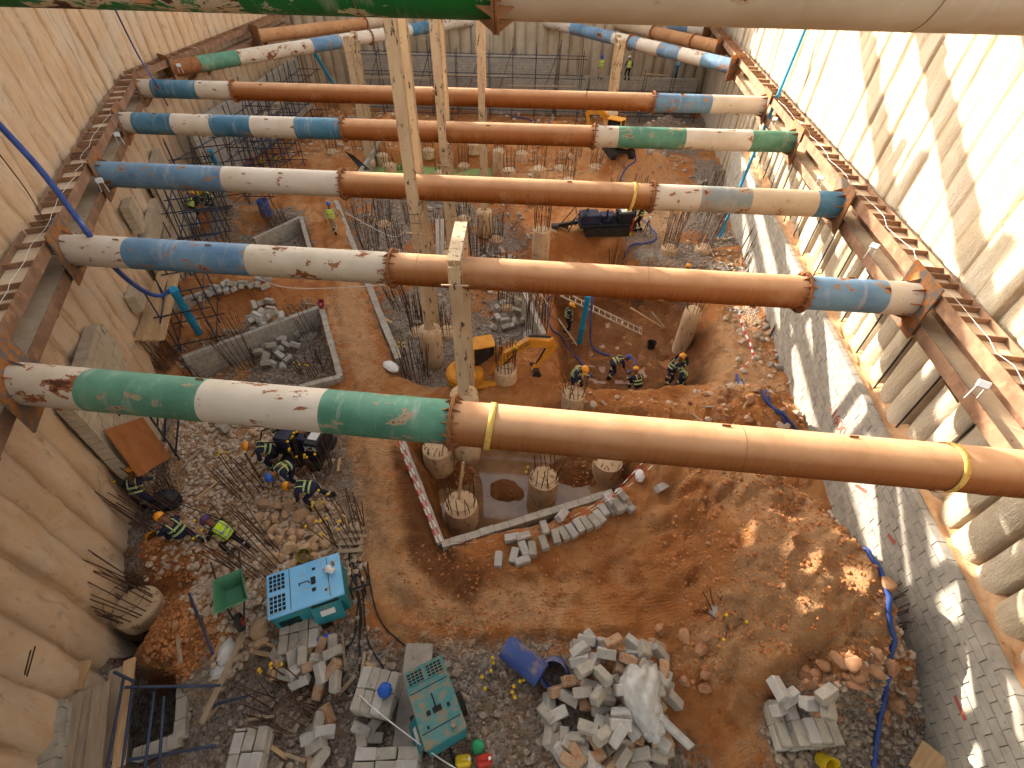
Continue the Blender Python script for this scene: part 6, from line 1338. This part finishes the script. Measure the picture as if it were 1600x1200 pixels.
    k=1.04 if vest in('vest','hv') else 1.0
    if vest:
        ring(T((0,0,.1)),ax,.178*k+.012,.14*k+.012,.05,smat); ring(T((0,0,.24)),ax,.19*k,.148*k,.05,smat)
        for sg in (-1,1): b=MB(); b.path([T((sg*.09,-.155*k,.2)),T((sg*.1,-.15*k,.36)),T((sg*.1,-.1,.475)),T((sg*.1,.06,.475)),T((sg*.1,.15*k,.36)),T((sg*.09,.155*k,.2))],.016,6); b.build('reflective_strip',M[smat],t,smooth=True)
        for j in (0,2):
            sh,el_,tg=hands[j]; ring(el_*.55+tg*.45,tg-el_,.052,.052,.045,smat)
        for j in (1,3):
            hj,kn,ft=hands[j]; ring(kn*.35+ft*.65,ft-kn,.073,.073,.05,smat)
    if s!=1: t.scale=(s,s,s)
    return t
ST={'lean':6,'hip':.90,'legs':((.1,.03,0),(-.1,.03,0)),'arms':((.2,.05,-.42),(.15,.05,-.45)),'head':15}
WK={'lean':8,'hip':.88,'legs':((.3,.0,0),(-.3,.0,.05)),'arms':((-.15,.1,-.46),(.25,.08,-.42)),'head':10}
BD={'lean':75,'hip':.84,'legs':((.12,.1,0),(-.15,.1,0)),'arms':((.1,.02,-.5),(.2,.02,-.48)),'head':5}
BE={'lean':55,'hip':.84,'legs':((.18,.06,0),(-.2,.06,0)),'arms':((.15,.02,-.45),(.25,.0,-.42)),'head':10}
LN={'lean':30,'hip':.85,'legs':((.15,.06,0),(-.15,.06,0)),'arms':((.32,-.05,-.28),(.34,-.05,-.3)),'head':25}
KN={'lean':30,'hip':.5,'legs':((.32,.1,0),(-.28,.05,-.03)),'arms':((.35,-.02,-.25),(.35,-.02,-.3)),'head':20}
SQ={'lean':35,'hip':.35,'legs':((.28,.12,0),(.2,.12,0)),'arms':((.35,.0,-.3),(.35,.0,-.35)),'head':5}
WO='workers on the site floor'
def at(px,py,dz=0): return G(px,py)+Vector((0,0,dz))
person('worker in hi-vis yellow vest and blue-red cap standing on the left rubble looking left',at(377,862),rad(75),LN,'helC','darkcl','vest')
person('worker in dark coverall and orange helmet leaning on the left wall bars by the tarpaulin',at(240,800),rad(20),{'lean':38,'hip':.85,'legs':((.2,.1,0),(-.25,.1,0)),'arms':((.3,.1,-.35),(.35,.1,-.3)),'head':5})
person('worker in dark coverall and orange helmet crouching at the left wall foot with hands forward',at(298,848),rad(70),KN)
person('worker with orange helmet bending beside the steel tray at the left',at(440,728),rad(110),BE)
person('worker in navy coverall with blue helmet bent double below the steel tray',at(468,752),rad(150),BD,'helB')
person('worker with orange helmet bent over white sheeting above the boulders',at(502,786),rad(95),{'lean':80,'hip':.8,'legs':((.1,.12,0),(-.35,.1,0)),'arms':((.15,.02,-.48),(.2,.02,-.48)),'head':0})
person('worker in khaki clothes, hi-vis strips and blue helmet walking up the haul track',at(524,366),rad(10),WK,'helB','khaki','hv')
person('worker with orange helmet standing at the ladder foot in the red pit',at(884,520),rad(-80),ST)
person('worker with orange helmet carrying a pale sack at the left rim of the red pit',at(894,612,0),rad(-140),LN)
b=MB(); b.ball((0,0,0),.2,12,(.7,.6,1.1)); o=b.build('sack',M['conc'],loc=at(899,606)+Vector((0,0,.85)),smooth=True); tag(o,'pale rounded sack carried by the worker at the left rim of the red pit','sack')
person('worker with blue helmet bent forward over the red pit floor',Z(952,588,-8.0),rad(-75),BD,'helB')
person('worker in orange helmet at the front rim of the red pit, mostly hidden by soil',Z(995,612,-7.6),rad(20),SQ)
person('worker with orange helmet at the back of the group in the red pit corner',Z(1058,585,-8.),rad(150),LN)
person('worker with orange helmet at the left of the group in the red pit corner',Z(1040,600,-8.),rad(-60),LN)
person('bareheaded worker stooping at the right of the group in the red pit corner',Z(1063,608,-8.),rad(100),BE,None)
person('worker in black with hi-vis shoulders standing right of the black drilling rig',at(997,362),rad(60),ST,None,'darkcl','strips')
person('worker in black half behind the black drilling rig holding the red hammer',at(985,356),rad(10),ST,None,'darkcl','strips')
tubeobj('red-handled breaker standing beside the black drilling rig',Z(985,364,-5.8),Z(991,342,-4.7),'red',.04,'breaker',None)
person('worker at the far wall with blue helmet beside the post frame',Vector((6.4,44.9,-3.2)),rad(180),ST,'helB','khaki','hv'); person('worker in lime hi-vis jacket and white helmet standing on the far lower wall',Vector((8.6,44.9,-3.25)),rad(20),ST,'helW','darkcl','hv')
person('worker in lime vest kneeling at the left block stack with orange helmet',at(306,340),rad(-30),KN,'helY','darkcl','hv')
person('worker behind the block stack with orange helmet, left one of the back pair',at(324,322),rad(100),SQ,'helY','darkcl','hv'); person('worker behind the block stack with orange helmet, right one of the back pair',at(334,320),rad(160),SQ,'helY','darkcl','hv')
person('worker below the left scaffold with only the orange helmet clear of the tubes',at(271,345),rad(60),LN)
person('worker down in the dark hole under the rusty bars at the left wall',Z(196,928,-7.6),rad(30),SQ,'helY','darkcl','strips')
person('worker whose orange helmet peeks out behind the second strut at right',at(1064,462),rad(20),ST)
# ------------------------------------------------------------ more of the far clutter
0 and rocks([(560,300),(760,300),(800,470),(700,560),(630,540),(590,420)],60,.15,.4,'rockg','grey rubble stone on the sunken gravel floor between the rebar clumps',31,12)
0 and rocks([(900,590),(1230,590),(1260,700),(960,690)],30,.12,.34,'rock','pale stone bedded in the soil bank behind the nearest strut',32,12)
0 and rocks([(1130,470),(1200,470),(1240,600),(1150,600)],22,.15,.4,'rock','pale stone right of the red pit by the twisted tape',33,10)
for k,(a,c,lab) in enumerate([((560,470,-6.2),(612,505,-6.2),'brown timber thrown across the gravel beside the upper block wall'),((690,205,-5.5),(725,225,-5.5),'plank lying on the far soil heap left of the pond post'),((340,215,-5.7),(395,200,-5.7),'plank on the ground in front of the far left scaffold'),((780,455,-6.3),(815,470,-6.2),'yellowish timber on the rubble left of the grey wall panel'),((1230,700,-4.9),(1255,712,-4.9),'dark timber scrap at the top of the spoil heap')]): plank(lab,Z(*a),Z(*c),.14,.05,'woodg' if k%2 else 'wood')
heap([(740,400),(800,395),(810,430),(745,440)],12,.3,'grey block among the rubble right of the short post top',61,(775,418),1.6,.2,9)
heap([(660,300),(720,300),(720,330),(660,330)],8,.2,'grey block on the rubble behind the tallest post under the third strut',62,(690,315),1.6,.2,8)

scatter_stuff('small_stones','mixed pale stones bedded in the soil banks and the sunken gravel floor','stones',[([(560,300),(760,300),(800,470),(700,560),(630,540),(590,420)],220,-6.7),([(880,590),(1240,590),(1270,700),(960,690)],90,-5.3),([(1120,470),(1200,470),(1250,600),(1150,620)],150,-5.9),([(700,225),(1080,225),(1080,320),(760,300)],200,-5.6),([(430,205),(560,205),(540,240),(440,245)],60,-5.7)],M['palest'],.08,.36,9)
scaffold('second dark tube scaffold deeper along the far left block wall',(-15.2,26.5),(0,1),(1,0),3,1,1.9,1.3,-6.2,-2.4,1.3,('scafblk','darkblue'),seed=21)
for k,(px,py) in enumerate([(330,225),(365,195),(400,190),(440,180),(520,170),(540,200),(500,190),(640,190),(700,190),(860,180),(950,175),(1060,185)]):
    pile('leaning bar clump in the shaded far rubble near the scaffolds',px,py,0,.42,12,1.3,(R.uniform(-.2,.2),.1),.1,0,seed=400+k,group='bar clumps in the far shade',bent=.2)
scatter_stuff('far_rubble','grey rubble and broken concrete across the far floor','rubble',[([(300,170),(620,165),(760,200),(620,240),(300,260)],420,-5.8),([(760,170),(1060,165),(1100,210),(800,215)],260,-5.8)],M['palest'],.1,.5,12)
